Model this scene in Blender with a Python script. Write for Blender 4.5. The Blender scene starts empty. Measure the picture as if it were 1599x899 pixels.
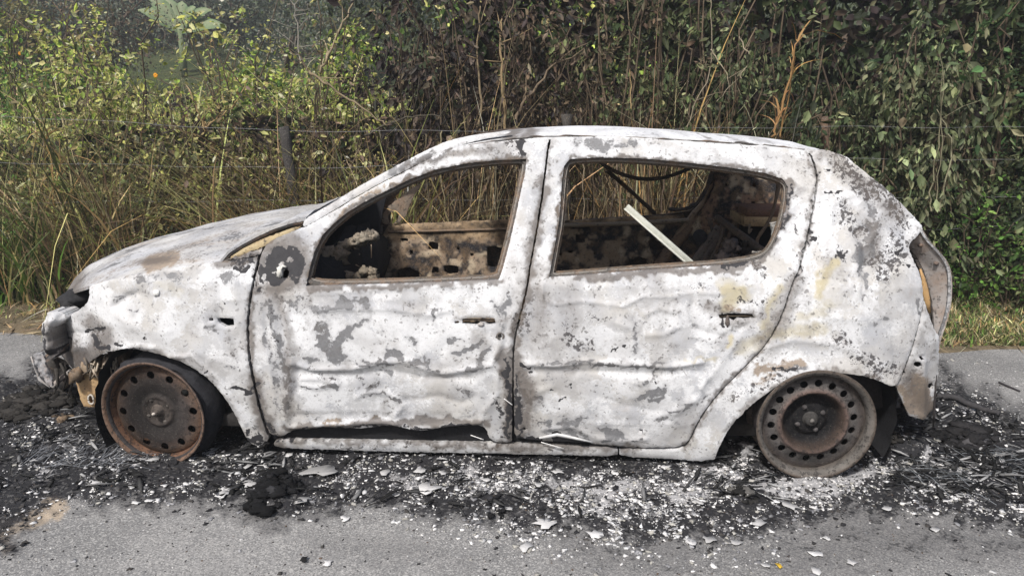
import bpy, math, random
import numpy as np
from mathutils import Vector, noise as mnoise
from mathutils.geometry import delaunay_2d_cdt

rng = np.random.default_rng(7)
random.seed(7)
sc = bpy.context.scene
COL = sc.collection

# ------------------------------------------------------------------ camera
CAM_H, PITCH, YAW, FPX = 1.36, math.radians(13), math.radians(2.6), 1155.0
PW, PH = 1599.0, 899.0
cam = bpy.data.cameras.new('camera'); camo = bpy.data.objects.new('camera', cam)
COL.objects.link(camo)
cam.sensor_width = 36; cam.lens = 36 * FPX / PW
cam.clip_start = .05; cam.clip_end = 2000
camo.location = (0, 0, CAM_H)
camo.rotation_euler = (math.radians(90) - PITCH, 0, YAW)
sc.camera = camo
F = np.array([-math.sin(YAW)*math.cos(PITCH), math.cos(YAW)*math.cos(PITCH), -math.sin(PITCH)])
R = np.array([math.cos(YAW), math.sin(YAW), 0.0])
U = np.cross(R, F)
ORG = np.array([0, 0, CAM_H])

# ------------------------------------------------------------------ world, sun, exposure
SUN_EL, SUN_AZ = math.radians(50), math.radians(205)     # azimuth measured from +Y towards +X
w = bpy.data.worlds.new('World'); sc.world = w; w.use_nodes = True
nt = w.node_tree; nt.nodes.clear()
sky = nt.nodes.new('ShaderNodeTexSky'); sky.sky_type = 'NISHITA'; sky.sun_disc = False
sky.sun_elevation = SUN_EL; sky.sun_rotation = SUN_AZ
sky.air_density = 1.0; sky.dust_density = 4.0; sky.ozone_density = 1.0
bg = nt.nodes.new('ShaderNodeBackground'); bg.inputs['Strength'].default_value = 0.085
out = nt.nodes.new('ShaderNodeOutputWorld')
nt.links.new(sky.outputs[0], bg.inputs[0]); nt.links.new(bg.outputs[0], out.inputs[0])
sl = bpy.data.lights.new('sun', 'SUN'); sl.energy = 3.0; sl.angle = math.radians(5); sl.color = (1, .975, .94)
so = bpy.data.objects.new('sun', sl); COL.objects.link(so)
sd = Vector((math.sin(SUN_AZ)*math.cos(SUN_EL), math.cos(SUN_AZ)*math.cos(SUN_EL), math.sin(SUN_EL)))
so.rotation_euler = sd.to_track_quat('Z', 'Y').to_euler()
so.location = (0, -5, 12)
sc.view_settings.view_transform = 'Standard'; sc.view_settings.look = 'None'
sc.view_settings.exposure = 0.5; sc.view_settings.gamma = 1
sc.cycles.max_bounces = 6; sc.cycles.diffuse_bounces = 3; sc.cycles.transparent_max_bounces = 4
sc.render.film_transparent = False

# ------------------------------------------------------------------ picture <-> world
def ray(px, py):
    px = np.asarray(px, float)[..., None]; py = np.asarray(py, float)[..., None]
    return F + (px - 799.5)/FPX*R - (py - 449.5)/FPX*U
def onY(px, py, Y):
    d = ray(px, py); t = np.asarray(Y, float)/d[..., 1]
    return ORG + d*t[..., None]
def onZ(px, py, Z=0.0):
    d = ray(px, py); t = (Z - CAM_H)/d[..., 2]
    return ORG + d*t[..., None]
def proj(P):
    v = np.asarray(P, float) - ORG; z = v@F
    z = np.where(z < .05, .05, z)
    return 799.5 + FPX*(v@R)/z, 449.5 - FPX*(v@U)/z

YS, YC = 2.70, 3.52            # near side skin and centre line of the car
def side_y(x, z):
    y = YS + 0.028*np.clip((z-.45)/.3, -1.6, 1)**2
    y = y + np.where(z > .74, (z-.74)*.42, 0)
    y = y + np.where(x < -1.45, .75*(x+1.45)**2, 0)
    y = y + np.where(x > 1.05, .45*(x-1.05)**2, 0)
    return y
def side(px, py, off=0.0):
    Y = np.full(np.shape(px), YS + .03)
    for _ in range(8):
        P = onY(px, py, Y); Y = side_y(P[..., 0], P[..., 2]) + off
    return onY(px, py, Y)

# ------------------------------------------------------------------ object helpers
def tag(o, label=None, cat=None, group=None, kind=None):
    if label: o['label'] = label
    if cat: o['category'] = cat
    if group: o['group'] = group
    if kind: o['kind'] = kind
    return o
def empty(name, loc=(0, 0, 0), rz=0):
    o = bpy.data.objects.new(name, None); COL.objects.link(o)
    o.location = loc; o.rotation_euler = (0, 0, rz); o.empty_display_size = .2
    return o
def mesh_np(name, V, faces, mat=None, parent=None, attrs=None, smooth=True, matw=None):
    """V (n,3), faces (m,k) int array or list of such arrays"""
    if not isinstance(faces, list): faces = [faces]
    faces = [np.asarray(f, np.int32) for f in faces if len(f)]
    me = bpy.data.meshes.new(name)
    me.vertices.add(len(V)); me.vertices.foreach_set('co', np.asarray(V, np.float32).ravel())
    loops = np.concatenate([f.ravel() for f in faces])
    tot = np.concatenate([np.full(len(f), f.shape[1], np.int32) for f in faces])
    st = np.concatenate([[0], np.cumsum(tot)[:-1]]).astype(np.int32)
    me.loops.add(len(loops)); me.loops.foreach_set('vertex_index', loops)
    me.polygons.add(len(tot)); me.polygons.foreach_set('loop_start', st)
    try: me.polygons.foreach_set('loop_total', tot)
    except Exception: pass
    me.update(calc_edges=True); me.validate()
    if smooth: me.polygons.foreach_set('use_smooth', np.ones(len(me.polygons), bool))
    for k, a in (attrs or {}).items():
        a = np.asarray(a, np.float32)
        if a.ndim == 1: a = np.stack([a]*3, 1)
        at = me.color_attributes.new(k, 'FLOAT_COLOR', 'POINT')
        at.data.foreach_set('color', np.concatenate([a[:, :3], np.ones((len(a), 1), np.float32)], 1).ravel())
    o = bpy.data.objects.new(name, me); COL.objects.link(o)
    if mat: me.materials.append(mat)
    if parent is not None:
        o.parent = parent
        if matw is None: o.matrix_parent_inverse = parent_inv(parent)
    return o
def parent_inv(p):
    from mathutils import Matrix
    return (Matrix.Translation(p.location) @ p.rotation_euler.to_matrix().to_4x4()).inverted() if p.parent is None else Matrix.Identity(4)

class MB:
    """collects shapes, builds ONE mesh"""
    def __init__(s): s.V = []; s.Fq = []; s.Ft = []; s.C = []; s.n = 0
    def add(s, V, q=None, t=None, c=(1, 1, 1)):
        V = np.asarray(V, float).reshape(-1, 3)
        if q is not None and len(q): s.Fq.append(np.asarray(q, int).reshape(-1, 4) + s.n)
        if t is not None and len(t): s.Ft.append(np.asarray(t, int).reshape(-1, 3) + s.n)
        s.V.append(V); c = np.asarray(c, float)
        s.C.append(np.broadcast_to(c, (len(V), 3)) if c.ndim == 1 else c); s.n += len(V)
    def box(s, c, size, rot=None, col=(1, 1, 1), bev=.15):
        sx, sy, sz = np.array(size)/2.0; b = min(sx, sy, sz)*bev
        pts = []
        for z, k in ((-sz, 1), (-sz+b, 0), (sz-b, 0), (sz, 1)):
            ax, ay = (sx-b, sy-b) if k else (sx, sy)
            e = b*.6 if not k else 0
            pts += [(-ax, -ay+e, z), (-ax+e, -ay, z), (ax-e, -ay, z), (ax, -ay+e, z), (ax, ay-e, z), (ax-e, ay, z), (-ax+e, ay, z), (-ax, ay-e, z)]
        P = np.array(pts)
        if rot is not None: P = P @ np.array(rot).T
        q = [[l*8+i, l*8+(i+1) % 8, (l+1)*8+(i+1) % 8, (l+1)*8+i] for l in range(3) for i in range(8)]
        q += [[0, 7, 6, 1], [1, 6, 5, 2], [2, 5, 4, 3], [24, 25, 30, 31], [25, 26, 29, 30], [26, 27, 28, 29]]
        s.add(P + np.array(c), q=q, c=col)
    def tube(s, pts, r, n=8, col=(1, 1, 1), noise=0.0, flat=1.0):
        pts = np.asarray(pts, float); m = len(pts); r = np.broadcast_to(np.asarray(r, float), (m,))
        T = np.gradient(pts, axis=0); T /= np.linalg.norm(T, axis=1)[:, None] + 1e-9
        ref = np.array([0, 0, 1.]) if abs(T[:, 2]).mean() < .8 else np.array([0, 1., 0])
        A = np.cross(T, ref); A /= np.linalg.norm(A, axis=1)[:, None] + 1e-9; B = np.cross(T, A)
        a = np.linspace(0, 2*math.pi, n, endpoint=False)
        rr = r[:, None]*np.ones(n)
        if noise: rr = rr*(1 + noise*rng.normal(size=rr.shape))
        V = pts[:, None] + rr[..., None]*(np.cos(a)[None, :, None]*A[:, None] + flat*np.sin(a)[None, :, None]*B[:, None])
        q = [[i*n+j, i*n+(j+1) % n, (i+1)*n+(j+1) % n, (i+1)*n+j] for i in range(m-1) for j in range(n)]
        V = np.concatenate([V.reshape(-1, 3), pts[:1], pts[-1:]])
        t = [[m*n, (j+1) % n, j] for j in range(n)] + [[m*n+1, (m-1)*n+j, (m-1)*n+(j+1) % n] for j in range(n)]
        s.add(V, q=q, t=t, c=col)
    def lathe(s, prof, c, R3, n=48, col=(1, 1, 1)):
        """prof (r, y) list, axis local Y"""
        prof = np.array(prof, float); m = len(prof); a = np.linspace(0, 2*math.pi, n, endpoint=False)
        P = np.stack([prof[:, None, 0]*np.cos(a), prof[:, None, 1]*np.ones(n), prof[:, None, 0]*np.sin(a)], -1).reshape(-1, 3)
        q = [[i*n+j, i*n+(j+1) % n, (i+1)*n+(j+1) % n, (i+1)*n+j] for i in range(m-1) for j in range(n)]
        cc = np.repeat(np.asarray(col, float), n, axis=0) if np.ndim(col) == 2 else col
        s.add(P @ np.array(R3).T + np.array(c), q=q, c=cc)
    def blob(s, c, rad, amp=.25, seed=0, col=(1, 1, 1), n=14, fr=2.0):
        rad = np.array(rad, float)*np.ones(3)
        th = np.linspace(0, math.pi, n//2+2)[1:-1]; ph = np.linspace(0, 2*math.pi, n, endpoint=False)
        D = np.stack([np.sin(th)[:, None]*np.cos(ph), np.sin(th)[:, None]*np.sin(ph), np.cos(th)[:, None]*np.ones(n)], -1).reshape(-1, 3)
        D = np.concatenate([D, [[0, 0, 1], [0, 0, -1]]])
        k = np.array([1 + amp*(mnoise.noise(Vector(d*fr)+Vector((seed*3.1, seed*1.7, seed)))*1.4 + .6*mnoise.noise(Vector(d*fr*2.7)+Vector((seed, 5, 2)))) for d in D])
        V = D*k[:, None]*rad + np.array(c); m = len(th)
        q = [[i*n+j, (i+1)*n+j, (i+1)*n+(j+1) % n, i*n+(j+1) % n] for i in range(m-1) for j in range(n)]
        t = [[m*n, j, (j+1) % n] for j in range(n)] + [[m*n+1, (m-1)*n+(j+1) % n, (m-1)*n+j] for j in range(n)]
        s.add(V, q=q, t=t, c=col)
    def build(s, name, mat, parent=None, smooth=True):
        f = []
        if s.Fq: f.append(np.concatenate(s.Fq))
        if s.Ft: f.append(np.concatenate(s.Ft))
        return mesh_np(name, np.concatenate(s.V), f, mat, parent, {'col': np.concatenate(s.C)}, smooth)

# ------------------------------------------------------------------ 2D helpers
def arr(l): return np.array(l, float)
def inside(P, poly):
    x, y = P[:, 0], P[:, 1]; r = np.zeros(len(P), bool); n = len(poly)
    for i in range(n):
        x1, y1 = poly[i]; x2, y2 = poly[(i+1) % n]
        c = ((y1 > y) != (y2 > y))
        with np.errstate(divide='ignore', invalid='ignore'):
            r ^= c & (x < (x2-x1)*(y-y1)/(y2-y1+1e-12)+x1)
    return r
def dist_line(P, line, closed=False):
    line = arr(line); n = len(line); D = np.full(len(P), 1e9)
    for i in range(n if closed else n-1):
        a = line[i]; b = line[(i+1) % n]; ab = b-a
        t = np.clip(((P-a)@ab)/(ab@ab+1e-9), 0, 1)
        D = np.minimum(D, np.hypot(*(P-(a+t[:, None]*ab)).T))
    return D
def smooth_line(pts, it=2, closed=True, keep=None):
    P = arr(pts)
    for _ in range(it):
        Q = []
        n = len(P)
        for i in range(n if closed else n-1):
            a, b = P[i], P[(i+1) % n]; Q += [a*.75+b*.25, a*.25+b*.75]
        if not closed: Q = [P[0]] + Q + [P[-1]]
        P = np.array(Q)
    return P
def densify(P, step, closed=True, rag=0.0):
    P = arr(P); o = []; n = len(P)
    for i in range(n if closed else n-1):
        a, b = P[i], P[(i+1) % n]; k = max(1, int(round(np.hypot(*(b-a))/step)))
        for j in range(k): o.append(a+(b-a)*j/k)
    if not closed: o.append(P[-1])
    o = np.array(o)
    if rag:
        o = o + rng.normal(0, rag, o.shape)
    # drop near-duplicates
    keep = [0]
    for i in range(1, len(o)):
        if np.hypot(*(o[i]-o[keep[-1]])) > step*.35: keep.append(i)
    return o[keep]
def fill(poly, holes, step):
    """triangulated fill: returns 2D verts, tris"""
    x0, y0 = poly.min(0); x1, y1 = poly.max(0)
    gx = np.arange(x0, x1, step); gy = np.arange(y0, y1, step*.87)
    X, Y = np.meshgrid(gx, gy); X = X + (np.arange(len(gy)) % 2)[:, None]*step*.5
    G = np.stack([X.ravel(), Y.ravel()], 1); G = G + rng.normal(0, step*.06, G.shape)
    m = inside(G, poly); G = G[m]
    m = dist_line(G, poly, True) > step*.6; G = G[m]
    for h in holes:
        m = ~inside(G, h); G = G[m]; G = G[dist_line(G, h, True) > step*.6]
    V = [poly] + list(holes); E = []; n = 0
    for l in V:
        E += [(n+i, n+(i+1) % len(l)) for i in range(len(l))]; n += len(l)
    A = np.concatenate(V+[G])
    r = delaunay_2d_cdt([Vector(p) for p in A], E, [], 0, 1e-6)
    V2 = np.array([tuple(v) for v in r[0]]); T = np.array([f for f in r[2] if len(f) == 3])
    c = V2[T].mean(1); k = inside(c, poly)
    for h in holes: k &= ~inside(c, h)
    return V2, T[k]
def shell(name, V2, T, W, Nb, thick, mat, parent, attrs, edge_in=.004):
    """front sheet W, offset by Nb*thick behind, walls between"""
    e = {}
    for a, b, c in T:
        for u, v in ((a, b), (b, c), (c, a)):
            k = (min(u, v), max(u, v)); e.setdefault(k, []).append((u, v))
    bd = np.array([v[0] for v in e.values() if len(v) == 1])
    bi = np.unique(bd); W = W.copy(); Nb = np.broadcast_to(np.asarray(Nb, float), W.shape)
    W[bi] += Nb[bi]*edge_in
    n = len(W); B = W + Nb*thick
    Wl = np.concatenate([W[bd[:, 0]], W[bd[:, 1]], B[bd[:, 1]], B[bd[:, 0]]]); m = len(bd)
    i = np.arange(m)
    q = np.stack([2*n+i, 2*n+m+i, 2*n+2*m+i, 2*n+3*m+i], 1)[:, ::-1]
    V = np.concatenate([W, B, Wl])
    idx = np.concatenate([np.arange(n), np.arange(n), bd[:, 0], bd[:, 1], bd[:, 1], bd[:, 0]])
    A = {k: np.asarray(a)[idx] for k, a in attrs.items()}
    return mesh_np(name, V, [np.concatenate([T, T[:, ::-1]+n]), q], mat, parent, A)

def fbm(P, sc_, seed=0, octv=3):
    P = np.asarray(P, float); out_ = np.empty(len(P)); v = Vector((seed*7.3, seed*3.7, seed*1.9))
    for i, p in enumerate(P): out_[i] = mnoise.fractal(Vector(p)*sc_ + v, .9, 2.1, octv)
    return out_
def vnoise(P2, scale, seed):
    """fast smooth 2D value noise, -1..1"""
    r = np.random.default_rng(seed); g = r.uniform(-1, 1, (128, 128))
    p = np.asarray(P2)/scale; i = np.floor(p).astype(int); f = p-i; f = f*f*(3-2*f)
    a = g[i[:, 0] % 128, i[:, 1] % 128]; b = g[(i[:, 0]+1) % 128, i[:, 1] % 128]
    c = g[i[:, 0] % 128, (i[:, 1]+1) % 128]; d = g[(i[:, 0]+1) % 128, (i[:, 1]+1) % 128]
    return (a*(1-f[:, 0])+b*f[:, 0])*(1-f[:, 1])+(c*(1-f[:, 0])+d*f[:, 0])*f[:, 1]

# ------------------------------------------------------------------ materials
class NM:
    def __init__(s, name):
        s.m = bpy.data.materials.new(name); s.m.use_nodes = True; s.t = s.m.node_tree; s.t.nodes.clear()
        s.o = s.n('ShaderNodeOutputMaterial'); s.b = s.n('ShaderNodeBsdfPrincipled'); s.l(s.b.outputs[0], s.o.inputs[0])
        s.tc = s.n('ShaderNodeTexCoord').outputs['Object']
    def n(s, t, **k):
        o = s.t.nodes.new(t)
        for a, b in k.items(): setattr(o, a, b)
        return o
    def l(s, a, b): s.t.links.new(a, b)
    def inp(s, sock, v):
        if hasattr(v, 'is_linked') or hasattr(v, 'links'): s.l(v, sock)
        elif isinstance(v, tuple) and len(v) == 3 and sock.type == 'RGBA': sock.default_value = (*v, 1)
        else: sock.default_value = v
    def math(s, op, a, b=0.0, c=0.0, clamp=False):
        o = s.n('ShaderNodeMath', operation=op); o.use_clamp = clamp
        s.inp(o.inputs[0], a); s.inp(o.inputs[1], b)
        if op in ('MULTIPLY_ADD', 'SMOOTH_MIN'): s.inp(o.inputs[2], c)
        return o.outputs[0]
    def mix(s, f, a, b, mode='MIX'):
        o = s.n('ShaderNodeMix', data_type='RGBA', blend_type=mode); s.inp(o.inputs[0], f); s.inp(o.inputs[6], a); s.inp(o.inputs[7], b)
        return o.outputs[2]
    def noise(s, scale, det=4, rough=.6, vec=None, dist=0.0, w=0):
        o = s.n('ShaderNodeTexNoise'); o.inputs['Scale'].default_value = scale; o.inputs['Detail'].default_value = det
        o.inputs['Roughness'].default_value = rough; o.inputs['Distortion'].default_value = dist
        v = vec or s.tc
        if w:
            mp = s.n('ShaderNodeMapping'); mp.inputs['Location'].default_value = (w, w*1.3, w*.7); s.l(v, mp.inputs[0]); v = mp.outputs[0]
        s.l(v, o.inputs['Vector']); return o.outputs['Fac']
    def vor(s, scale, feat='F1', out='Distance', rnd=1.0, vec=None):
        o = s.n('ShaderNodeTexVoronoi', feature=feat); o.inputs['Scale'].default_value = scale; o.inputs['Randomness'].default_value = rnd
        s.l(vec or s.tc, o.inputs['Vector']); return o.outputs[out]
    def step(s, v, lo, hi):
        o = s.n('ShaderNodeMapRange', interpolation_type='SMOOTHSTEP'); s.inp(o.inputs['Value'], v)
        o.inputs['From Min'].default_value = lo; o.inputs['From Max'].default_value = hi; return o.outputs[0]
    def attr(s, name):
        o = s.n('ShaderNodeAttribute', attribute_name=name); return o.outputs['Color']
    def sep(s, c):
        o = s.n('ShaderNodeSeparateColor'); s.l(c, o.inputs[0]); return o.outputs
    def mapping(s, scale, rot=(0, 0, 0), loc=(0, 0, 0)):
        mp = s.n('ShaderNodeMapping'); mp.inputs['Scale'].default_value = scale; mp.inputs['Rotation'].default_value = rot
        mp.inputs['Location'].default_value = loc; s.l(s.tc, mp.inputs[0]); return mp.outputs[0]
    def bump(s, h, strength=.3, dist=.003, prev=None):
        o = s.n('ShaderNodeBump'); o.inputs['Strength'].default_value = strength; o.inputs['Distance'].default_value = dist
        s.inp(o.inputs['Height'], h)
        if prev: s.l(prev, o.inputs['Normal'])
        return o.outputs[0]
    def fin(s, col, rough=.8, normal=None, metal=0.0, spec=.3):
        s.inp(s.b.inputs['Base Color'], col); s.inp(s.b.inputs['Roughness'], rough); s.inp(s.b.inputs['Metallic'], metal)
        s.b.inputs['Specular IOR Level'].default_value = spec
        if normal: s.l(normal, s.b.inputs['Normal'])
        return s.m

def make_paint():
    k = NM('burnt_white_paint')
    a = k.sep(k.attr('wearA')); b = k.sep(k.attr('wearB'))     # A: grey, soot, tan   B: yellow, speck, light
    n1 = k.noise(9, 6, .68); n2 = k.noise(34, 5, .7, w=3); n3 = k.noise(120, 3, .7, w=9); n4 = k.noise(3.2, 4, .6, w=5)
    rag = k.math('ADD', k.math('MULTIPLY', n2, .55), k.math('MULTIPLY', n1, .45))
    dv = k.n('ShaderNodeVectorMath', operation='MULTIPLY_ADD'); nv = k.n('ShaderNodeTexNoise'); nv.inputs['Scale'].default_value = 45; k.l(k.tc, nv.inputs['Vector'])
    k.l(nv.outputs['Color'], dv.inputs[0]); dv.inputs[1].default_value = (.018, .018, .018); k.l(k.tc, dv.inputs[2])
    cell = k.sep(k.vor(125, out='Color', vec=dv.outputs[0]))[0]
    rag = k.math('ADD', k.math('MULTIPLY', rag, .72), k.math('ADD', k.math('MULTIPLY', n3, .14), k.math('MULTIPLY', cell, .14)))
    smk = k.sep(k.attr('wearC'))[0]
    warm = k.step(n4, .42, .60)
    base = k.mix(warm, (.45, .46, .485), (.52, .505, .48))
    base = k.mix(k.math('MULTIPLY', k.step(n1, .35, .65), .6), base, (.585, .58, .57))
    wm = k.step(k.math('ADD', k.math('MULTIPLY', b[2], .62), rag), .74, .90)
    base = k.mix(wm, base, k.mix(n2, (.62, .63, .65), (.75, .755, .76)))
    base = k.mix(k.math('MULTIPLY', k.step(n3, .50, .70), .30), base, (.30, .295, .29))
    n6 = k.noise(2.1, 5, .62, w=11, dist=1.2)
    heat = k.step(n6, .46, .68)
    base = k.mix(k.math('MULTIPLY', heat, .50), base, (.31, .295, .28))
    rust = k.math('MULTIPLY', k.step(k.noise(5.5, 6, .7, w=15), .60, .74), k.step(n2, .38, .60))
    base = k.mix(k.math('MULTIPLY', rust, .30), base, (.33, .22, .14))
    # soft smoky darkening of the ash coat around worn spots
    soft = k.math('MULTIPLY', a[0], .55)
    base = k.mix(soft, base, (.26, .26, .27))
    yel = k.step(k.math('ADD', k.math('MULTIPLY', b[0], .9), k.math('MULTIPLY', n1, .5)), .45, 1.05)
    base = k.mix(k.math('MULTIPLY', yel, .7), base, (.42, .36, .20))
    tan = k.step(k.math('ADD', k.math('MULTIPLY', a[2], .8), k.math('MULTIPLY', rag, .9)), .74, 1.02)
    base = k.mix(k.math('MULTIPLY', tan, .85), base, k.mix(n2, (.34, .27, .19), (.20, .14, .10)))
    gm = k.math('MULTIPLY', k.step(k.math('ADD', k.math('MULTIPLY', a[0], .60), rag), .83, .96), k.step(n2, .22, .40))
    grey = k.mix(n3, (.11, .113, .12), (.25, .25, .255))
    base = k.mix(gm, base, grey)
    # crackle: dark fine cells where 'speck' is high
    v = k.vor(150); v2 = k.vor(60)
    wv = k.math('ADD', k.math('MULTIPLY', b[1], .55), k.math('MULTIPLY', n2, .62))
    sp = k.math('MULTIPLY', k.step(v, .32, .18), k.step(wv, .50, .60))
    sp2 = k.math('MULTIPLY', k.step(v2, .30, .2), k.step(wv, .62, .70))
    ed = k.vor(42, 'DISTANCE_TO_EDGE'); cr = k.math('MULTIPLY', k.step(ed, .04, .02), k.step(wv, .66, .74))
    c2 = k.sep(k.vor(82, out='Color', vec=dv.outputs[0]))[1]
    chip = k.math('MULTIPLY', k.step(k.math('ADD', c2, k.math('MULTIPLY', b[1], .62)), 1.10, 1.14), k.step(wv, .5, .62))
    sp = k.math('MAXIMUM', k.math('MAXIMUM', sp, sp2), k.math('MAXIMUM', chip, k.math('MULTIPLY', cr, .8)))
    base = k.mix(k.math('MULTIPLY', sp, .88), base, (.045, .04, .042))
    sk = k.step(k.math('ADD', k.math('MULTIPLY', smk, 1.38), k.math('MULTIPLY', k.math('SUBTRACT', rag, .5), 1.2)), .12, .95)
    base = k.mix(k.math('MULTIPLY', sk, .80), base, k.mix(n1, (.06, .055, .055), (.15, .12, .095)))
    fine = k.math('MULTIPLY', k.step(cell, .86, .93), k.step(k.math('ADD', n2, k.math('MULTIPLY', smk, .35)), .50, .62))
    base = k.mix(k.math('MULTIPLY', fine, .6), base, (.12, .115, .11))
    sm = k.step(k.math('ADD', k.math('MULTIPLY', a[1], .75), rag), .92, 1.0)
    base = k.mix(sm, base, k.mix(n2, (.02, .02, .024), (.06, .058, .06)))
    # height: coat stands proud of bare metal, fine grain
    h = k.math('SUBTRACT', k.math('MULTIPLY', n3, .30), k.math('ADD', k.math('MULTIPLY', gm, .7), k.math('MULTIPLY', sp, .9)))
    h = k.math('ADD', h, k.math('ADD', k.math('MULTIPLY', n2, .25), k.math('MULTIPLY', wm, .35)))
    nb = k.bump(n1, .35, .005); nb = k.bump(h, .6, .0025, nb)
    k.fin(base, k.math('SUBTRACT', .80, k.math('MULTIPLY', gm, .25)), nb, 0.0, .3)
    return k.m
def make_burnt(name='burnt_steel', rust=(.23, .135, .075), rough=.75, k1=.45):
    """vertex colour x mottled soot and rust"""
    k = NM(name)
    c = k.attr('col'); n1 = k.noise(14, 6, .7); n2 = k.noise(55, 5, .7, w=4); n3 = k.noise(180, 2, .6, w=7)
    base = k.mix(k.math('MULTIPLY', k.step(n1, .42, .66), k1), c, rust)
    base = k.mix(k.math('MULTIPLY', k.step(n2, .52, .66), .75), base, (.025, .022, .022))
    base = k.mix(k.math('MULTIPLY', k.step(n3, .55, .75), .35), base, (.42, .38, .34))
    h = k.math('ADD', k.math('MULTIPLY', n2, .7), k.math('MULTIPLY', n3, .3))
    return k.fin(base, rough, k.bump(h, .6, .004), 0.0, .35)
def make_col(name, rough=.8, amt=.35, sc_=40, bumpd=.002, spec=.3):
    k = NM(name); c = k.attr('col'); n = k.noise(sc_, 5, .65); n2 = k.noise(sc_*4, 3, .6, w=3)
    f = k.math('MULTIPLY_ADD', n, amt*2, 1-amt)
    mul = k.n('ShaderNodeVectorMath', operation='SCALE'); k.l(c, mul.inputs[0]); k.l(f, mul.inputs['Scale'])
    return k.fin(mul.outputs[0], rough, k.bump(k.math('ADD', n, k.math('MULTIPLY', n2, .5)), .5, bumpd), 0.0, spec)
def make_leaf(name, trans=.25):
    k = NM(name); c = k.attr('col'); n = k.noise(30, 3, .6)
    f = k.math('MULTIPLY_ADD', n, .7, .65)
    mul = k.n('ShaderNodeVectorMath', operation='SCALE'); k.l(c, mul.inputs[0]); k.l(f, mul.inputs['Scale'])
    k.fin(mul.outputs[0], .6, None, 0, .25)
    tr = k.n('ShaderNodeBsdfTranslucent'); k.l(mul.outputs[0], tr.inputs[0])
    mx = k.n('ShaderNodeMixShader'); mx.inputs[0].default_value = trans
    k.l(k.b.outputs[0], mx.inputs[1]); k.l(tr.outputs[0], mx.inputs[2]); k.l(mx.outputs[0], k.o.inputs[0])
    return k.m
def make_road():
    k = NM('old_asphalt')
    a = k.sep(k.attr('burn'))        # R burn, G ash, B sand
    n1 = k.noise(1.3, 5, .6); n2 = k.noise(13, 6, .7, w=2); n3 = k.noise(60, 4, .7, w=4); n5 = k.noise(4.5, 5, .65, w=8)
    g1 = k.vor(230, out='Color'); g = k.sep(g1)[0]; g2 = k.sep(k.vor(110, out='Color'))[1]
    base = k.mix(k.step(n1, .38, .66), (.19, .188, .185), (.285, .28, .272))
    base = k.mix(k.math('MULTIPLY', k.step(g, .62, .95), .6), base, (.46, .45, .43))
    base = k.mix(k.math('MULTIPLY', k.step(g, .42, .1), .55), base, (.085, .085, .088))
    base = k.mix(k.math('MULTIPLY', k.step(n2, .5, .75), .25), base, (.15, .15, .15))
    sm = k.step(k.math('ADD', k.math('MULTIPLY', a[2], .9), k.math('MULTIPLY', n2, .7)), .62, 1.0)
    base = k.mix(k.math('MULTIPLY', sm, .8), base, (.46, .37, .27))
    rag = k.math('ADD', k.math('MULTIPLY', n2, .55), k.math('MULTIPLY', n3, .45))
    bm = k.step(k.math('ADD', a[0], k.math('MULTIPLY', k.math('SUBTRACT', rag, .5), 2.6)), .35, .75)
    soot = k.mix(n3, (.006, .006, .008), (.026, .026, .029))
    soot = k.mix(k.math('MULTIPLY', k.step(g2, .78, .95), .5), soot, (.16, .155, .15))
    stain = k.step(k.math('ADD', k.math('MULTIPLY', a[0], 1.1), k.math('MULTIPLY', k.math('SUBTRACT', n1, .5), 1.6)), .05, .6)
    base = k.mix(k.math('MULTIPLY', stain, .55), base, (.06, .058, .06))
    base = k.mix(k.math('MULTIPLY', bm, .95), base, soot)
    # smeared ash film plus crisp pale crumbs of two sizes
    am = k.math('ADD', a[1], k.math('MULTIPLY', k.math('SUBTRACT', rag, .5), 1.7))
    film = k.step(k.math('ADD', am, k.math('MULTIPLY', k.math('SUBTRACT', n5, .5), 1.2)), .50, .92)
    base = k.mix(k.math('MULTIPLY', film, .72), base, k.mix(n3, (.30, .30, .31), (.62, .61, .61)))
    c1 = k.sep(k.vor(95, out='Color')); d1 = k.vor(95)
    c2 = k.sep(k.vor(42, out='Color')); d2 = k.vor(42)
    thr = k.math('ADD', k.math('MULTIPLY', a[1], .62), k.math('MULTIPLY', k.math('SUBTRACT', k.math('ADD', k.math('MULTIPLY', n5, .5), k.math('MULTIPLY', n2, .5)), .53), 2.2))
    p1 = k.math('MULTIPLY', k.step(k.math('ADD', c1[0], thr), 1.04, 1.08), k.step(d1, .45, .35))
    p2 = k.math('MULTIPLY', k.step(k.math('ADD', c2[1], thr), 1.22, 1.26), k.step(d2, .5, .36))
    p = k.math('MAXIMUM', p1, p2)
    base = k.mix(p, base, k.mix(c1[2], (.38, .37, .37), (.74, .73, .72)))
    h = k.math('ADD', k.math('MULTIPLY', g, .35), k.math('ADD', k.math('MULTIPLY', n3, .8), k.math('MULTIPLY', p, .9)))
    h2 = k.math('MULTIPLY', n2, a[0])
    nb = k.bump(h2, .8, .02); nb = k.bump(h, .7, .004, nb)
    return k.fin(base, .88, nb, 0, .25)
def make_soil():
    k = NM('verge_soil'); n = k.noise(6, 6, .65); n2 = k.noise(50, 5, .7, w=2); g = k.sep(k.vor(70, out='Color'))[0]
    base = k.mix(k.step(n, .35, .65), (.20, .155, .10), (.10, .085, .055))
    base = k.mix(k.math('MULTIPLY', k.step(n2, .5, .7), .6), base, (.30, .25, .17))
    base = k.mix(k.math('MULTIPLY', k.step(g, .7, 1), .4), base, (.05, .045, .03))
    return k.fin(base, .95, k.bump(n2, .8, .02), 0, .2)
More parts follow.
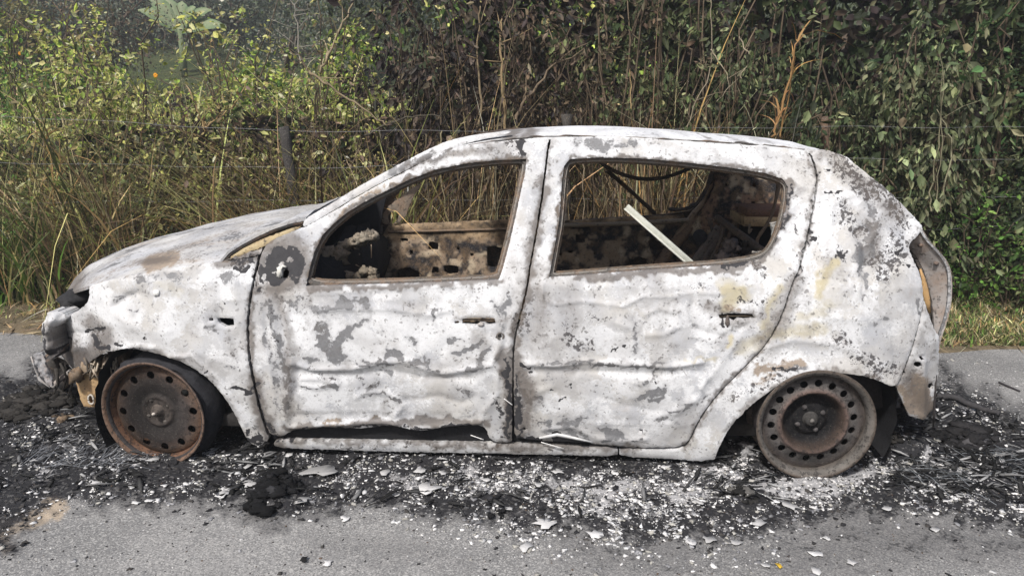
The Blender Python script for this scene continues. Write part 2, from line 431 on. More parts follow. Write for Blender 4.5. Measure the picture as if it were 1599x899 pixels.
def make_hill():
    k = NM('field_green'); n = k.noise(.6, 6, .65); n2 = k.noise(5, 6, .75, w=2)
    base = k.mix(k.step(n, .35, .65), (.06, .085, .03), (.10, .11, .045))
    base = k.mix(k.math('MULTIPLY', k.step(n2, .45, .65), .7), base, (.02, .03, .015))
    return k.fin(base, .95, k.bump(n2, 1, .15), 0, .2)

M_paint = make_paint(); M_burnt = make_burnt(); M_col = make_col('sooty_surface'); M_leaf = make_leaf('leaf', .32)
M_straw = make_leaf('dry_blade', .15); M_road = make_road(); M_soil = make_soil(); M_hill = make_hill()
M_bark = make_col('bark', .9, .5, 25, .006); M_ash = make_col('ash_flake_surface', .9, .15, 60, .001)
M_wire = make_col('galvanised_wire', .4, .2, 60, .0005, .6)
M_crust = make_burnt('crusted_foil', (.20, .155, .11), .85, .6)
M_char = make_col('charred_matter', .9, .6, 70, .006, .18)

# ------------------------------------------------------------------ wear and dents of the near side, in photo measure
WFL = [(477,447),(483,418),(490,394),(503,367),(540,333),(593,303),(640,280),(680,265),(730,255),(780,250),(822,248)]
WRL = [(857,434),(868,375),(873,347),(878,280),(890,248),(1007,248),(1140,262),(1194,270),(1230,290)]
def T5(*p): return [(380+x/2.809, 420+y/2.809) for x, y in p]      # front door close-up
def T6(*p): return [(780+x/2.809, 420+y/2.809) for x, y in p]      # rear door close-up
def T2(*p): return [(380+x/2.996, 180+y/2.996) for x, y in p]      # front window
def T3(*p): return [(840+x/2.996, 180+y/2.996) for x, y in p]      # rear window
def TQ(*p): return [(1180+x/4.086, 200+y/4.086) for x, y in p]     # rear pillar
def TR(*p): return [(1100+x/1.605, 200+y/1.605) for x, y in p]     # rear quarter
def TF(*p): return [(220+x/4.086, 300+y/4.086) for x, y in p]      # fender top
def TN(*p): return [(x/3.458, 380+y/3.458) for x, y in p]          # nose
def T7(*p): return [(140+x/4.282, 530+y/4.282) for x, y in p]
def T8(*p): return [(1120+x/4.442, 560+y/4.442) for x, y in p]

# (points, width px, strength); one point = blob; (x, y, rx, ry) tuples also allowed as blob
GREY = [
 (T5((355,240),(355,300),(365,340)), 14, 1.2), (T5((400,350),(420,380)), 12, 1.1), (T5((345,330),(400,370),(430,385)), 11, 1.2), (T5((430,300),(500,245),(540,235)), 7, 1.1), (T5((400,330),(470,290),(480,260)), 9, 1.1),
 (T5((320,180),(400,165),(460,150),(540,150)), 8, 1.2), (T5((265,385),(320,395)), 6, 1.0), (T5((150,160),(200,150),(300,150),(240,170)), 14, .75),
 (T5((620,250),(618,290)), 3, 1.1), (T5((725,300),(745,315)), 6, 1.1), (T5((760,200),(800,215)), 12, .6), (T5((835,190),(838,240)), 4, 1.0), (T5((830,180),(880,175)), 4, 1.),
 (T5((920,310),(950,315)), 6, 1.1), (T5((930,370),(990,365),(1040,325)), 5, 1.15), (T5((1010,440),(1050,390),(1080,340)), 7, 1.1), (T5((940,435),(1010,437)), 4, 1.1),
 (T5((640,380),(690,375)), 7, 1.15), (T5((630,345),(640,385)), 3, 1.0), (T5((660,385),(740,410),(800,430),(860,450)), 4.5, 1.15), (T5((790,385),(820,420)), 3, 1.1), (T5((600,450),(640,455)), 8, 1.0),
 (T5((490,415),(600,410),(650,400)), 3.5, 1.05), (T5((520,395),(600,398)), 3, 1.0), (T5((510,480),(580,490),(560,510)), 11, .75), (T5((500,460),(620,480)), 18, .45),
 (T5((105,150),(130,230),(150,320),(190,430),(200,520),(185,600)), 8, .95), (T5((75,160),(85,260),(110,380),(140,480)), 6, .85), (T5((150,420),(160,520),(150,600)), 12, .75),
 (T5((55,480),(75,600),(110,690)), 9, .8), (T5((250,455),(300,450),(400,480)), 12, .55), (T5((250,515),(340,525),(410,520)), 4, 1.0), (T5((240,540),(240,640)), 6, .45),
 (T5((1090,560),(1100,620),(1120,680)), 22, .65), (T5((1130,180),(1160,160),(1170,120)), 8, .8), (T5((1100,140),(1120,190)), 4, .9), (T5((1150,250),(1165,330),(1100,420)), 14, .55),
 (T5((690,490),(700,500)), 5, .8), (T5((930,540),(1000,545)), 7, .75), (T5((230,640),(340,650)), 7, .6), (T5((200,665),(600,665),(900,665)), 3, .55), (T5((1150,440),(1160,600),(1165,720)), 9, .85),
 (T5((530,560),(600,548),(650,560),(680,590)), 3, 1.0), (T5((940,640),(1010,650)), 5, .7), (T5((150,760),(250,775)), 4, .4),
 # rear door
 (T6((120,140),(150,200),(90,260),(120,310)), 10, .8), (T6((210,110),(320,125)), 14, .55), (T6((290,200),(400,240),(420,320)), 26, .45), (T6((575,215),(600,300),(595,360)), 7, .9), (T6((600,300),(620,380)), 6, .8),
 (T6((700,150),(770,145)), 10, .6), (T6((840,160),(850,260)), 10, .7), (T6((900,150),(960,170)), 14, .6), (T6((150,415),(280,420),(380,405),(470,420),(540,430),(640,418),(760,425)), 4.5, 1.05),
 (T6((590,572),(660,550),(725,535)), 7, 1.15), (T6((680,575),(710,570)), 6, 1.1), (T6((600,500),(640,508)), 4, .9), (T6((680,445),(705,465)), 4, 1.0), (T6((750,450),(830,482)), 3, .9), (T6((750,628),(860,605),(920,560)), 5, .95),
 (T6((140,580),(190,545),(180,580)), 6, .95), (T6((380,470),(470,480)), 6, .6), (T6((400,530),(460,520)), 10, .5), (T6((410,640),(430,590)), 6, .7), (T6((440,700),(480,730),(520,740)), 6, 1.15), (T6((440,715),(520,715)), 5, 1.0),
 (T6((175,680),(220,685)), 6, 1.1), (T6((200,720),(300,700),(400,740)), 10, .8), (T6((260,665),(330,672),(390,668)), 5, 1.0), (T6((640,665),(780,668)), 6, .75), (T6((570,620),(600,650)), 8, .5), (T6((770,320),(780,325)), 4, .8),
 (T6((820,310),(860,320),(980,310)), 5, .7), (T6((90,470),(110,560),(90,640)), 14, .75), (T6((200,470),(250,480),(250,500)), 10, .7), (T6((600,760),(760,740),(820,690)), 10, .5), (T6((460,745),(640,747)), 2.2, 1.0),
 (T6((40,60),(20,200),(10,330)), 5, .8), (T6((150,130),(90,230)), 9, .6),
 # window surround
 (T3((180,115),(260,130),(330,150),(440,130)), 13, .85), (T3((640,190),(760,190),(860,215),(960,225)), 8, .5), (T3((900,150),(1050,165)), 12, .45), (T3((1170,820),(1230,790)), 12, .7),
 (T2((1100,130),(1180,180),(1220,190)), 10, .75), (T2((1080,170),(1200,150)), 10, .6), (T2((700,260),(850,210),(950,175)), 8, 1.0), (T2((700,270),(760,255)), 9, 1.0), (T2((200,480),(420,400)), 10, .5),
 (T2((1380,300),(1340,500),(1320,700)), 7, .6), (T2((440,870),(560,875)), 8, 1.1), (T2((100,120),(40,300)), 4, .5),
 # quarter panel
 (TQ((720,700),(690,830)), 26, .95), (TQ((720,480),(760,600),(700,690)), 13, .8), (TQ((820,510),(860,520)), 14, .75), (TQ((540,480),(520,560)), 12, .5), (TQ((640,350),(700,380)), 18, .7), (TR((395,300),(400,400)), 6, .9),
 (TR((400,250),(420,270),(410,300)), 22, .9), (TR((430,480),(455,482)), 9, .95), (TR((240,420),(250,380)), 16, .55), (TR((530,440),(535,460)), 8, 1.0), (TR((180,600),(240,595)), 7, .9), (TR((200,520),(400,560),(460,590)), 20, .45),
 (TR((390,340),(400,430)), 5, .9), (TR((340,530),(380,560)), 14, .5), (TR((10,510),(30,515)), 9, .0), (TR((60,640),(20,760)), 8, .5),
 # fender
 (TF((10,560),(120,530),(240,560)), 16, .85), (TF((20,620),(160,640),(250,600)), 14, .7), (TF((520,560),(560,545),(600,560)), 10, .9), (TF((420,880),(480,885)), 8, .95), (TF((560,900),(600,960)), 9, .6),
 (TN((640,300),(720,280)), 10, .7), (TN((690,360),(740,370)), 4, .9), (TN((350,590),(420,560),(450,620),(380,640)), 20, .9), (TN((470,420),(480,460)), 6, .7), (T7((960,80),(1000,120)), 8, .7), (T7((1090,590),(1110,600)), 5, .9), (T7((950,170),(985,185)), 5, .8),
 ([(300,560),(330,585)], 14, .35), ([(255,500),(330,520)], 30, .25), ([(340,455),(370,465)], 16, .2),
 # hood
 ([(255,408),(330,388),(360,380)], 9, .75), ([(180,425),(240,405)], 10, .6), ([(300,380),(420,355)], 8, .5),
]
SOOT = [
 ([(70,530),(78,548),(92,556)], 9, 1.0), ([(70,505),(74,522)], 4, .8),
 ([(795,560),(797,620),(796,684)], 5, .85), ([(808,590),(811,640),(812,684)], 4.5, .8), ([(790,640),(785,684)], 6, .6), ([(1236,300),(1226,350),(1206,396)], 4, .75), ([(1190,408),(1120,418)], 3.5, .75), ([(418,660),(440,690)], 8, .7), ([(1262,243),(1279,280),(1266,360),(1243,437)], 1.6, .9),
 (TF((800,500),(830,430),(900,370),(960,390),(1000,450),(990,520)), 12, 1.15), (TF((800,540),(850,560),(900,550)), 10, 1.1), (TF((940,470),(975,520)), 8, 1.1), (TF((870,400),(830,480)), 14, 1.0),
 (TF((580,500),(660,490)), 5, 1.3), (TF((660,430),(720,470)), 5, .8), (TF((560,450),(640,450),(740,400)), 6, .75),
 (T5((200,740),(215,720)), 5, 1.1), (T5((260,700),(450,690),(640,690),(820,705),(1000,690)), 3.5, .95), (T5((1150,450),(1165,600),(1165,740)), 4, .85), (T5((1110,600),(1120,640)), 10, .7), (T5((70,550),(85,620),(100,670)), 6, .85),
 (T5((60,740),(130,770)), 8, .8), (T5((30,20),(60,60),(60,100)), 3, .9), (T5((1125,290)), 5, 1.3),
 (T6((240,740),(330,745),(400,765)), 8, 1.15), (T6((90,740),(170,750)), 5, 1.2), (T6((110,700)), 4, 1.2), (T6((70,520),(75,700)), 3, .9), (T6((100,420),(140,430)), 3, 1.0), (T6((620,708)), 3, 1.3), (T6((222,524)), 3.5, 1.1), (T6((680,500)), 3, 1.1),
 (T6((490,365),(545,337)), 1.6, 1.1), (T6((258,608),(315,515)), 1.6, 1.1), (T6((1020,130),(1150,150)), 5, .6), (T6((985,200),(995,250)), 4, 1.0),
 (T3((1180,340),(1170,430),(1130,560),(1070,650)), 3.5, .9), (T3((850,690),(1000,690)), 3, .9), (T3((840,110),(940,118)), 2.5, 1.1), (T3((1010,300)), 3, .8), 
 (T2((1290,130),(1310,175)), 4.5, 1.2), (T2((950,770),(880,790)), 2.5, .9),
 (TQ((450,285),(480,290)), 5, 1.0), (TQ((370,690)), 5, 1.1), (TQ((520,790),(560,810)), 7, .8), (TQ((450,420),(550,395)), 2.2, 1.0), (TQ((900,790),(940,780)), 4, .9), (TQ((1020,890),(960,885)), 2, 1.1), (TR((400,360),(398,420)), 2, .6),
 (TN((340,470),(350,510)), 4.5, 1.25), (TN((450,485),(510,465),(560,460)), 4.5, 1.2), (TN((500,530),(520,550)), 6, 1.1), (TN((560,560),(580,570)), 5, 1.1), (TN((620,530),(650,545)), 3, 1.2), (TN((380,520)), 4, 1.0), (TN((700,570),(830,580)), 2, .8), (TN((400,670)), 5, 1.1), (TN((790,510),(815,515)), 2.5, 1.1),
 (T7((980,300),(1010,320),(1080,350)), 5, 1.1), (T7((1095,310),(1140,305)), 3.5, 1.1), (T7((760,215),(800,200)), 2.2, 1.), (T7((1050,650),(1110,690)), 7, .9), (T7((930,345)), 4, .8), (T7((1060,610)), 7, .8),
 (TR((170,595),(220,600)), 4, .9), (TF((545,715)), 2.5, 1.1), (TF((720,620),(730,640)), 4, .9),
 ([(395,560),(398,575)], 3, .9), ([(395,690),(430,700)], 7, .8), ([(430,688),(520,692)], 3, .5),
]
TAN = [
 (TF((30,470),(120,450),(200,430)), 9, .95), (TF((60,490),(150,440)), 12, .6), ([(235,410),(270,402)], 9, .9), ([(130,452),(160,440),(200,428)], 4, .5),
 (T5((360,662),(600,664)), 2, .8), (T5((290,60),(700,55)), 3, .4), (T3((60,740),(85,600),(110,350),(125,240)), 3, .85), (T2((290,790),(340,620),(480,440),(650,340),(850,275),(1050,225),(1300,205)), 3, .8),
 (TR((130,610),(200,590),(240,580)), 9, .8), (TR((120,640),(180,620)), 6, .6), (TR((540,640),(560,720),(530,690)), 22, .85), (TR((500,650),(520,700)), 12, .8), (TR((60,450),(90,460)), 8, .7), (TF((540,430),(700,370),(850,290)), 6, .9),
 ([(1432,600),(1450,645)], 18, .7), ([(1405,600),(1425,640)], 10, .7), (T3((900,110),(1050,150)), 10, .35), (T2((870,230),(1100,180)), 10, .3), (T2((830,200),(700,260)), 6, .45),
 (T5((900,230),(950,215),(1130,215)), 4, .5), (TN((590,400),(760,480),(820,520)), 20, .15),
]
YEL = [
 (T6((1000,80),(1060,100),(1000,170)), 18, .9), (T6((1160,250),(1200,150),(1230,80)), 10, .8), (T6((820,405),(950,395)), 6, .7), (T6((1060,360),(1150,300)), 14, .6), (TR((290,420),(300,350),(330,330)), 9, .9), (TR((150,520),(300,500)), 14, .7),
 (TR((240,480),(320,440)), 12, .6), (T6((1000,340),(1020,310)), 6, .9), (TR((100,560),(230,490)), 16, .5), (TF((120,600),(240,640)), 12, .5), (T6((700,100),(1000,90)), 8, .3), (TR((400,560),(500,520)), 16, .3),
]
SPECK = [
 (TQ((520,200),(600,300),(680,380),(740,420)), 17, 1.0), (TQ((760,350),(840,430),(900,540),(960,620)), 12, .9), (TQ((880,700),(930,780),(850,800)), 20, .7), (TQ((560,560),(640,640)), 20, .65), (TQ((900,850),(840,900)), 20, .75), (TQ((520,760),(560,830)), 9, .8),
 (TR((340,190),(360,220)), 12, .8), (TR((430,330),(480,350),(440,370)), 16, .85), (TR((380,580),(470,600),(420,620)), 16, .75), (TR((200,620),(120,650),(60,680)), 14, .55), (TR((330,520),(380,560)), 12, .7), (TR((230,230),(230,330)), 4, .6),
 (T5((75,60),(60,100)), 6, .9), (T5((120,170),(130,300),(150,400)), 7, .6), (T5((1200,200),(1230,260)), 16, .7), (T5((500,480),(560,500)), 10, .5), (T5((1010,80)), 10, .5), (T5((300,430),(400,490)), 14, .5), (T5((380,780),(1200,775)), 5, .55),
 (T6((120,200),(80,280)), 10, .8), (T6((290,260),(330,320),(400,350)), 14, .7), (T6((380,200),(460,230)), 12, .5), (T6((650,340),(770,330)), 10, .45), (T6((0,775),(150,790)), 5, .6), (T6((1110,210),(1180,160)), 8, .5),
 (T3((950,880),(1080,860)), 10, .6), (T3((650,810),(790,800)), 12, .5), (T3((1000,700),(1060,740)), 9, .75), (T2((1240,130),(1300,180)), 12, .7), (T2((30,650),(60,800)), 8, .7), (TN((380,600),(450,640)), 12, .6), (TN((500,480),(540,600)), 12, .8), (TF((740,420),(560,470)), 8, .9),
 (T7((1000,100),(1000,250)), 10, .4), (T7((900,620),(1100,680)), 8, .4), (TR((560,560),(560,640)), 12, .35),
]
LIGHT = [
 (T5((260,250),(560,350),(900,260),(950,380)), 40, .9), (T5((620,230),(720,250)), 30, .9), (T5((250,560),(470,560),(900,600)), 18, .5), (T6((170,230),(190,370)), 26, .6), (T6((200,580),(330,620)), 26, .7), (T6((640,90),(820,220)), 22, .35), (T6((560,600),(740,600)), 16, .4),
 ([(150,460),(180,480),(200,500)], 28, 1.0), ([(280,440),(340,460),(300,500)], 22, .6), ([(360,560),(370,640)], 18, .5), ([(640,250),(760,216),(900,206),(1100,212),(1240,222)], 8, 1.0), (TQ((430,180),(480,320)), 16, .6), (T3((480,140),(700,190)), 10, .8), (T2((1400,130),(1300,600)), 8, .5),
 ([(640,275),(700,255)], 8, .8), (TR((430,400),(500,450)), 26, .4), (TF((430,540),(500,520)), 10, .9),
]
SMOKE = [
 ([(801,690),(801,580),(808,510),(822,450),(838,360),(850,280)], 9, .75), ([(800,690),(798,600),(790,560)], 16, .8), ([(450,668),(600,660),(700,660),(760,664)], 7, .9), ([(440,686),(620,692),(800,697),(960,702)], 6, .6), ([(410,400),(388,500),(398,600),(418,680)], 7, .7),
 ([(400,600),(412,660),(430,690)], 16, .8), ([(420,385),(455,380),(465,425),(430,450)], 26, .7), (WFL, 4.5, .85), (WRL, 4.5, .9), ([(1232,290),(1228,330),(1207,392),(1185,410),(1080,424),(900,432)], 7, 1.0), ([(480,449),(600,447),(780,440)], 5, .8),
 ([(1262,240),(1277,280),(1264,360),(1240,441),(1200,534),(1122,616),(1070,697)], 5, .6), ([(1240,441),(1222,495),(1195,530)], 22, .5), ([(1290,240),(1350,290),(1400,340)], 20, .45), ([(1360,350),(1370,400)], 18, .5), ([(1134,672),(1176,625),(1232,590),(1300,577),(1367,588)], 7, .55), ([(130,573),(170,548),(230,547),(286,564),(341,606),(388,690)], 7, .5),
 ([(90,520),(110,560),(140,560),(160,530)], 22, .75), ([(140,500),(160,520)], 16, .6), ([(345,412),(400,400)], 12, .8), ([(840,690),(1000,700)], 7, .7), ([(820,440),(850,470),(840,520)], 18, .45), ([(805,560),(830,620),(815,680)], 16, .65), ([(440,470),(455,560),(450,640)], 13, .5),
 ([(640,285),(700,262),(790,252)], 5, .7), ([(1110,480),(1160,505),(1190,490)], 14, .5), ([(710,495),(790,500)], 7, .4), ([(860,220),(850,300),(836,400)], 7, .45), ([(1420,590),(1450,640)], 24, .6), ([(1445,480),(1462,560)], 8, .4), ([(560,560),(660,570),(760,560)], 10, .28), ([(850,560),(1060,575)], 9, .3), ([(880,480),(930,560)], 24, .25),
 ([(640,262),(700,240),(760,232)], 8, .5), ([(1240,230),(1270,300),(1255,380)], 16, .25),
]
DENT = [   # metres towards the viewer (+) or inwards (-)
 (T5((110,130),(145,330),(200,440),(205,520),(185,610),(200,680)), 6, .010), (T5((150,120),(190,330),(245,430),(240,520)), 6, -.008), (T5((75,150),(85,300),(120,430),(140,560),(180,660)), 5, .007), (T5((190,160),(195,330),(215,410)), 5, .006),
 (T5((210,410),(300,440),(480,435),(600,410),(700,402),(800,436),(870,458),(1010,438),(1090,420),(1130,330),(1135,240)), 5, .010), (T5((240,450),(480,470),(640,445),(800,480),(1000,480)), 8, -.009),
 (T5((250,480),(330,478),(410,505),(330,520),(250,505),(250,480)), 3.5, .006), (T5((320,183),(430,172),(640,170),(820,200),(900,180)), 6, .007), (T5((500,560),(540,540),(640,545),(700,600),(660,650)), 5, .007), (T5((700,580),(860,560),(960,590),(1010,560)), 7, -.006),
 (T5((215,690),(400,680),(620,670),(740,700),(860,690),(1040,672)), 4, .012), (T5((230,640),(600,650),(900,650)), 6, -.006), (T5((860,150),(900,300),(860,380)), 10, -.005), (T5((560,200),(600,330)), 14, -.006), (T5((1060,620),(1110,560),(1120,440)), 8, .008),
 (T5((100,120),(1150,60)), 3, .003), (T5((1180,180),(1150,500),(1160,740)), 4, .006),
 (T6((190,60),(190,130),(250,155),(350,140),(450,150),(540,162),(620,125)), 3.5, .006), (T6((620,120),(760,120),(860,100),(980,108)), 4, .005), (T6((110,415),(250,420),(380,405),(470,412),(620,422),(760,428),(900,405)), 4.5, .010), (T6((120,450),(400,450),(640,460),(880,450)), 7, -.008),
 (T6((480,170),(500,230),(580,260),(610,340),(640,400)), 7, .006), (T6((640,200),(700,170),(780,190),(790,250),(720,290),(640,290)), 5, .006), (T6((840,150),(850,260),(980,300),(1080,250)), 6, -.006), (T6((900,480),(880,560),(780,630),(700,640)), 6, .007), (T6((430,560),(560,600),(740,640)), 10, -.006),
 (T6((190,700),(330,690),(420,740),(530,750),(640,745)), 4, .008), (T6((1050,300),(960,430),(880,520)), 8, .006), (T6((60,380),(75,560),(100,720)), 5, .007), (T6((590,500),(650,500)), 4, .005), (T6((150,600),(150,540),(240,510)), 7, .005),
 (TQ((640,660),(690,760),(700,850),(680,900)), 7, -.013), (TQ((590,690),(640,780),(640,900)), 9, .009), (TQ((480,600),(470,520),(540,450),(640,420)), 6, .007), (TQ((520,620),(600,680)), 10, -.006), (TQ((300,700),(420,860),(520,900)), 9, .006), (TQ((770,560),(780,620),(720,740)), 6, .008),
 (TR((330,190),(420,200),(500,260)), 9, -.004), (TR((400,370),(395,430)), 3, -.006), (TR((280,420),(310,470),(400,480)), 12, .008), (TR((430,380),(500,360),(540,400)), 12, .007), (TR((120,560),(220,530),(330,540),(450,600)), 8, .007), (TR((270,300),(290,340),(240,420)), 10, -.006), (TR((470,500),(480,600)), 9, -.005),
 (TN((620,340),(680,290),(740,270)), 7, -.012), (TN((560,290),(620,380),(740,440)), 14, .010), (TN((470,230),(490,310),(440,420)), 8, -.006), (TN((320,470),(450,490),(560,470)), 6, -.010), (TN((640,430),(760,470),(900,480)), 22, .008), (TN((420,560),(350,600),(400,660)), 6, .010),
 (TF((500,560),(510,700),(480,880)), 8, -.006), (TF((600,560),(610,700)), 6, .004), (T7((740,90),(900,150),(1000,200)), 16, .006), (TF((540,690),(700,680)), 3, .003), ([(240,560),(300,555),(345,595),(385,660)], 3, .008), ([(170,548),(210,540),(245,543)], 3, .008),
 ([(1130,690),(1160,640),(1205,602),(1250,584),(1300,577),(1350,583),(1395,601)], 3, .008), ([(480,650),(760,652)], 2, .003), ([(830,659),(1080,663)], 2, .003),
]
def field(P, feats, powr=2.0):
    v = np.zeros(len(P))
    for pts, w_, a_ in feats:
        pts = arr(pts)
        lo = pts.min(0)-3*w_; hi = pts.max(0)+3*w_
        m = (P[:, 0] > lo[0]) & (P[:, 0] < hi[0]) & (P[:, 1] > lo[1]) & (P[:, 1] < hi[1])
        if not m.any(): continue
        Q = P[m]
        d = dist_line(Q, pts) if len(pts) > 1 else np.hypot(*(Q-pts[0]).T)
        v[m] = np.maximum(v[m], a_*np.exp(-(d/w_)**2*.9))
    return v
def dents(P, amp=1.0):
    v = np.zeros(len(P))
    for pts, w_, a_ in DENT:
        pts = arr(pts); lo = pts.min(0)-3*w_; hi = pts.max(0)+3*w_
        m = (P[:, 0] > lo[0]) & (P[:, 0] < hi[0]) & (P[:, 1] > lo[1]) & (P[:, 1] < hi[1])
        if not m.any(): continue
        d = dist_line(P[m], pts); v[m] += 1.05*a_*(.45*np.exp(-(d/w_)**2)+.6*np.exp(-d/(w_*.5)))
    v += amp*(.0065*vnoise(P*arr([1, .9]), 95, 3) + .0012*vnoise(P, 34, 5) + .0006*vnoise(P, 13, 6) + .0003*vnoise(P, 6, 8))
    return v
def wear(P):
    P = P + np.stack([vnoise(P, 13, 201)*6+vnoise(P, 5.5, 202)*4, vnoise(P, 13, 203)*6+vnoise(P, 5.5, 204)*4], 1)
    ln = lambda s: vnoise(P, 45, s)*.5+vnoise(P, 19, s+1)*.5
    g = np.clip(np.maximum(field(P, GREY)*(.86+.22*vnoise(P, 8, 211)), .02+.46*ln(11)), 0, 1.15)
    s_ = np.clip(field(P, SOOT), 0, 1.4)
    t = np.clip(np.maximum(field(P, TAN), .12+.15*ln(21)), 0, 1)
    y = np.clip(np.maximum(field(P, YEL), .10*ln(31)), 0, 1)
    k = np.clip(np.maximum(field(P, SPECK), .08+.42*ln(41)), 0, 1)
    l = np.clip(np.maximum(field(P, LIGHT), .50+.55*(vnoise(P, 38, 71)*.6+vnoise(P, 15, 72)*.4)), 0, 1)
    sk = np.clip(np.maximum(field(P, SMOKE), .10+.35*(vnoise(P, 30, 81)*.6+vnoise(P, 10, 82)*.4)), 0, 1)
    return {'wearC': np.stack([sk]*3, 1), 'wearA': np.stack([g, s_, t], 1), 'wearB': np.stack([y, k, l], 1)}
def panel(name, poly, holes, parent, mat, step=3.4, thick=.014, off=0.0, rag=.35, mirror=False, dent=1.0, flat_y=None, edge_in=.004, col=None, sm=True, label=None, extra=None):
    poly = densify(smooth_line(poly, 1) if sm else poly, step, rag=rag)
    hs = [densify(smooth_line(densify(arr(h), 3.2), 1) if len(h) > 3 and sm else h, step*.8, rag=rag*.6) for h in holes]
    V2, T = fill(poly, hs, step)
    if flat_y is None: W = side(V2[:, 0], V2[:, 1], off)
    else: W = onY(V2[:, 0], V2[:, 1], np.full(len(V2), flat_y))
    W[:, 1] -= dents(V2)*dent
    if extra is not None: W = extra(V2, W)
    nb = np.array([0, 1.0, 0])
    # orient triangles towards the viewer
    a, b, c = V2[T[:, 0]], V2[T[:, 1]], V2[T[:, 2]]
    ar = (b[:, 0]-a[:, 0])*(c[:, 1]-a[:, 1])-(b[:, 1]-a[:, 1])*(c[:, 0]-a[:, 0])
    T = np.where((ar > 0)[:, None], T[:, ::-1], T)
    if mirror: W[:, 1] = 2*YC-W[:, 1]; nb = -nb; T = T[:, ::-1]
    at = wear(V2)
    at['col'] = np.broadcast_to(arr(col if col else (.2, .17, .14)), (len(V2), 3))
    o = shell(name, V2, T, W, nb, thick, mat, parent, at, edge_in)
    if label: o['label'] = label
    return o

# ================================================================== THE CAR
car = empty('burnt_car', (0, 3.5, 0))
tag(car, 'burnt-out hatchback with ash-white peeling body, no glass or tyres, standing on the road', 'car')

SIL = [(475,342),(498,329),(520,316),(560,291),(600,269),(640,248),(665,235),(700,219),(750,208),(800,203),(850,200.5),(900,199),(950,198.5),(1000,200),(1050,203),(1100,206),(1150,211),(1200,214),(1240,217),(1265,222),(1290,231),(1303,238)]
INN = [(480,353),(522,329),(562,305),(602,283),(642,263),(670,248),(703,233),(760,222),(816,215),(829,213.5)]
gapF = [(409,384),(400,420),(391,460),(386,505),(388,555),(397,600),(407,640),(418,675)]           # fender / door gap
gapB = [(860,212.5),(857,224),(851,270),(845.6,313.5),(837,367),(828,413.6),(823,450),(812,495),(802,535),(801,580),(801,640),(801,688)]
gapQ = [(1259,233),(1270,247),(1277,277),(1274,313.5),(1264,360),(1250.5,420),(1239,441),(1222,495),(1200,534),(1164,573),(1122,616),(1093,655),(1079,687),(1068,697)]
WF = [(477,447),(483,418),(490,394),(503,367),(520,350),(540,333),(566,317),(593,303),(640,280),(680,265),(730,255),(780,250),(822,248.5),(820.5,267),(814,297),(806,335),(795.5,380),(785,420),(779,437),(700,440.5),(600,444)]
WR = [(857,434),(861,413),(868,375),(873,347),(878,280),(881,259),(890,248.5),(940,246),(1007,248),(1073.6,254),(1140,262),(1194,270),(1224,280),(1232,293),(1229,327),(1220,360),(1207,390),(1190,405),(1140,413.6),(1073,418.6),(973,425),(890,432)]
def shift(l, dx, dy=0): return [(x+dx, y+dy) for x, y in l]

# front wing
fender = [(137,447),(160,440),(200,431),(250,421),(300,414.5),(343,409.5),(372,406),(400,402.5),(403.5,396)] + shift(gapF[1:], -2.5) + [(421,686),(404,696),(388,691),
  (376,665),(361,636),(341,608),(316,584),(286,566),(255,555),(230,549),(202,544),(185,545.5),(170.6,548),(158,553),(145,561),(130,573),(118.5,582),(107,571),(94,556),(88,541),(83,527),(81,511.5),(98,499),(127,481),(137,470),(138,458)]
hole_ind = [[(337,497.5),(350,496.5),(364,498),(365,509),(352,510.5),(340,505)], [(325,497),(332,496.5),(332,502),(325.5,501.5)]]
o = panel('front_fender', fender, hole_ind, car, M_paint, thick=.02, off=-.001)
# crumpled strip between wing and cowl
panel('fender_upper_edge', [(345,408),(376,399),(406,389),(409,386),(404.5,399),(400,400.5),(372,404),(350,407)], [], car, M_paint, off=.012, rag=.8)
panel('cowl_side', [(349,407.5),(372,389.5),(401,376.5),(435,364),(456,356),(474,348),(470,354),(440,371),(406,388),(376,398.5)], [], car, M_burnt, off=.03, rag=.4, col=(.42, .34, .20), label='tan edge strip under the lifted bonnet')
# front door
fd = [(411,386),(426,374),(446,366),(470,356)] + INN + shift(gapB, -1.6)[:1] + shift(gapB, -1.6)[1:] + [(799.5,690),(785,692),(772,690),(763,684),(760,672),(752,665),(725,663),(700,665),(675,671),(652,672),(630,667),(611,664.5),(580,668),(550,670),(520,667),(500,666),(480,669),(462,669),(450,676),(438,682),(421,676)] + shift(gapF, 1.6)[::-1][:-1]
hole_fh = [[(721,498.5),(735,496.5),(772,497),(774,506),(762,507.5),(757,504),(750,504),(745,508),(722,506)]]
hole_small = [[(782.5,520),(784.5,526),(780,528.5),(777,524),(778.5,520)], T5((925,230),(945,228),(947,240),(928,242)), [(440,425),(446,420),(451,424),(449,433),(443,436),(439,432)]]
front_door = panel('front_door', fd, [WF] + hole_fh + hole_small, car, M_paint, thick=.016)
# rear door
rd = [(862.5,213)] + [(900,211.5),(1000,214),(1100,220),(1200,226.5),(1257.5,234.5)] + shift(gapQ, -1.6)[1:] + [(1029,700),(965,697),(922,692),(880,690),(840,688.5),(812,684),(804,684)] + shift(gapB, 1.6)[::-1][1:]
hole_rh = [[(1122,491.5),(1140,489),(1175,490),(1178,496),(1165,498.5),(1152,497),(1148,502),(1138,497.5),(1124,498)], T6((105,693),(118,700),(112,708),(103,704)), T6((614,704),(626,704),(625,712),(616,712)), T6((925,210),(935,210),(934,218),(926,218))]
rear_door = panel('rear_door', rd, [WR] + hole_rh, car, M_paint, thick=.016)
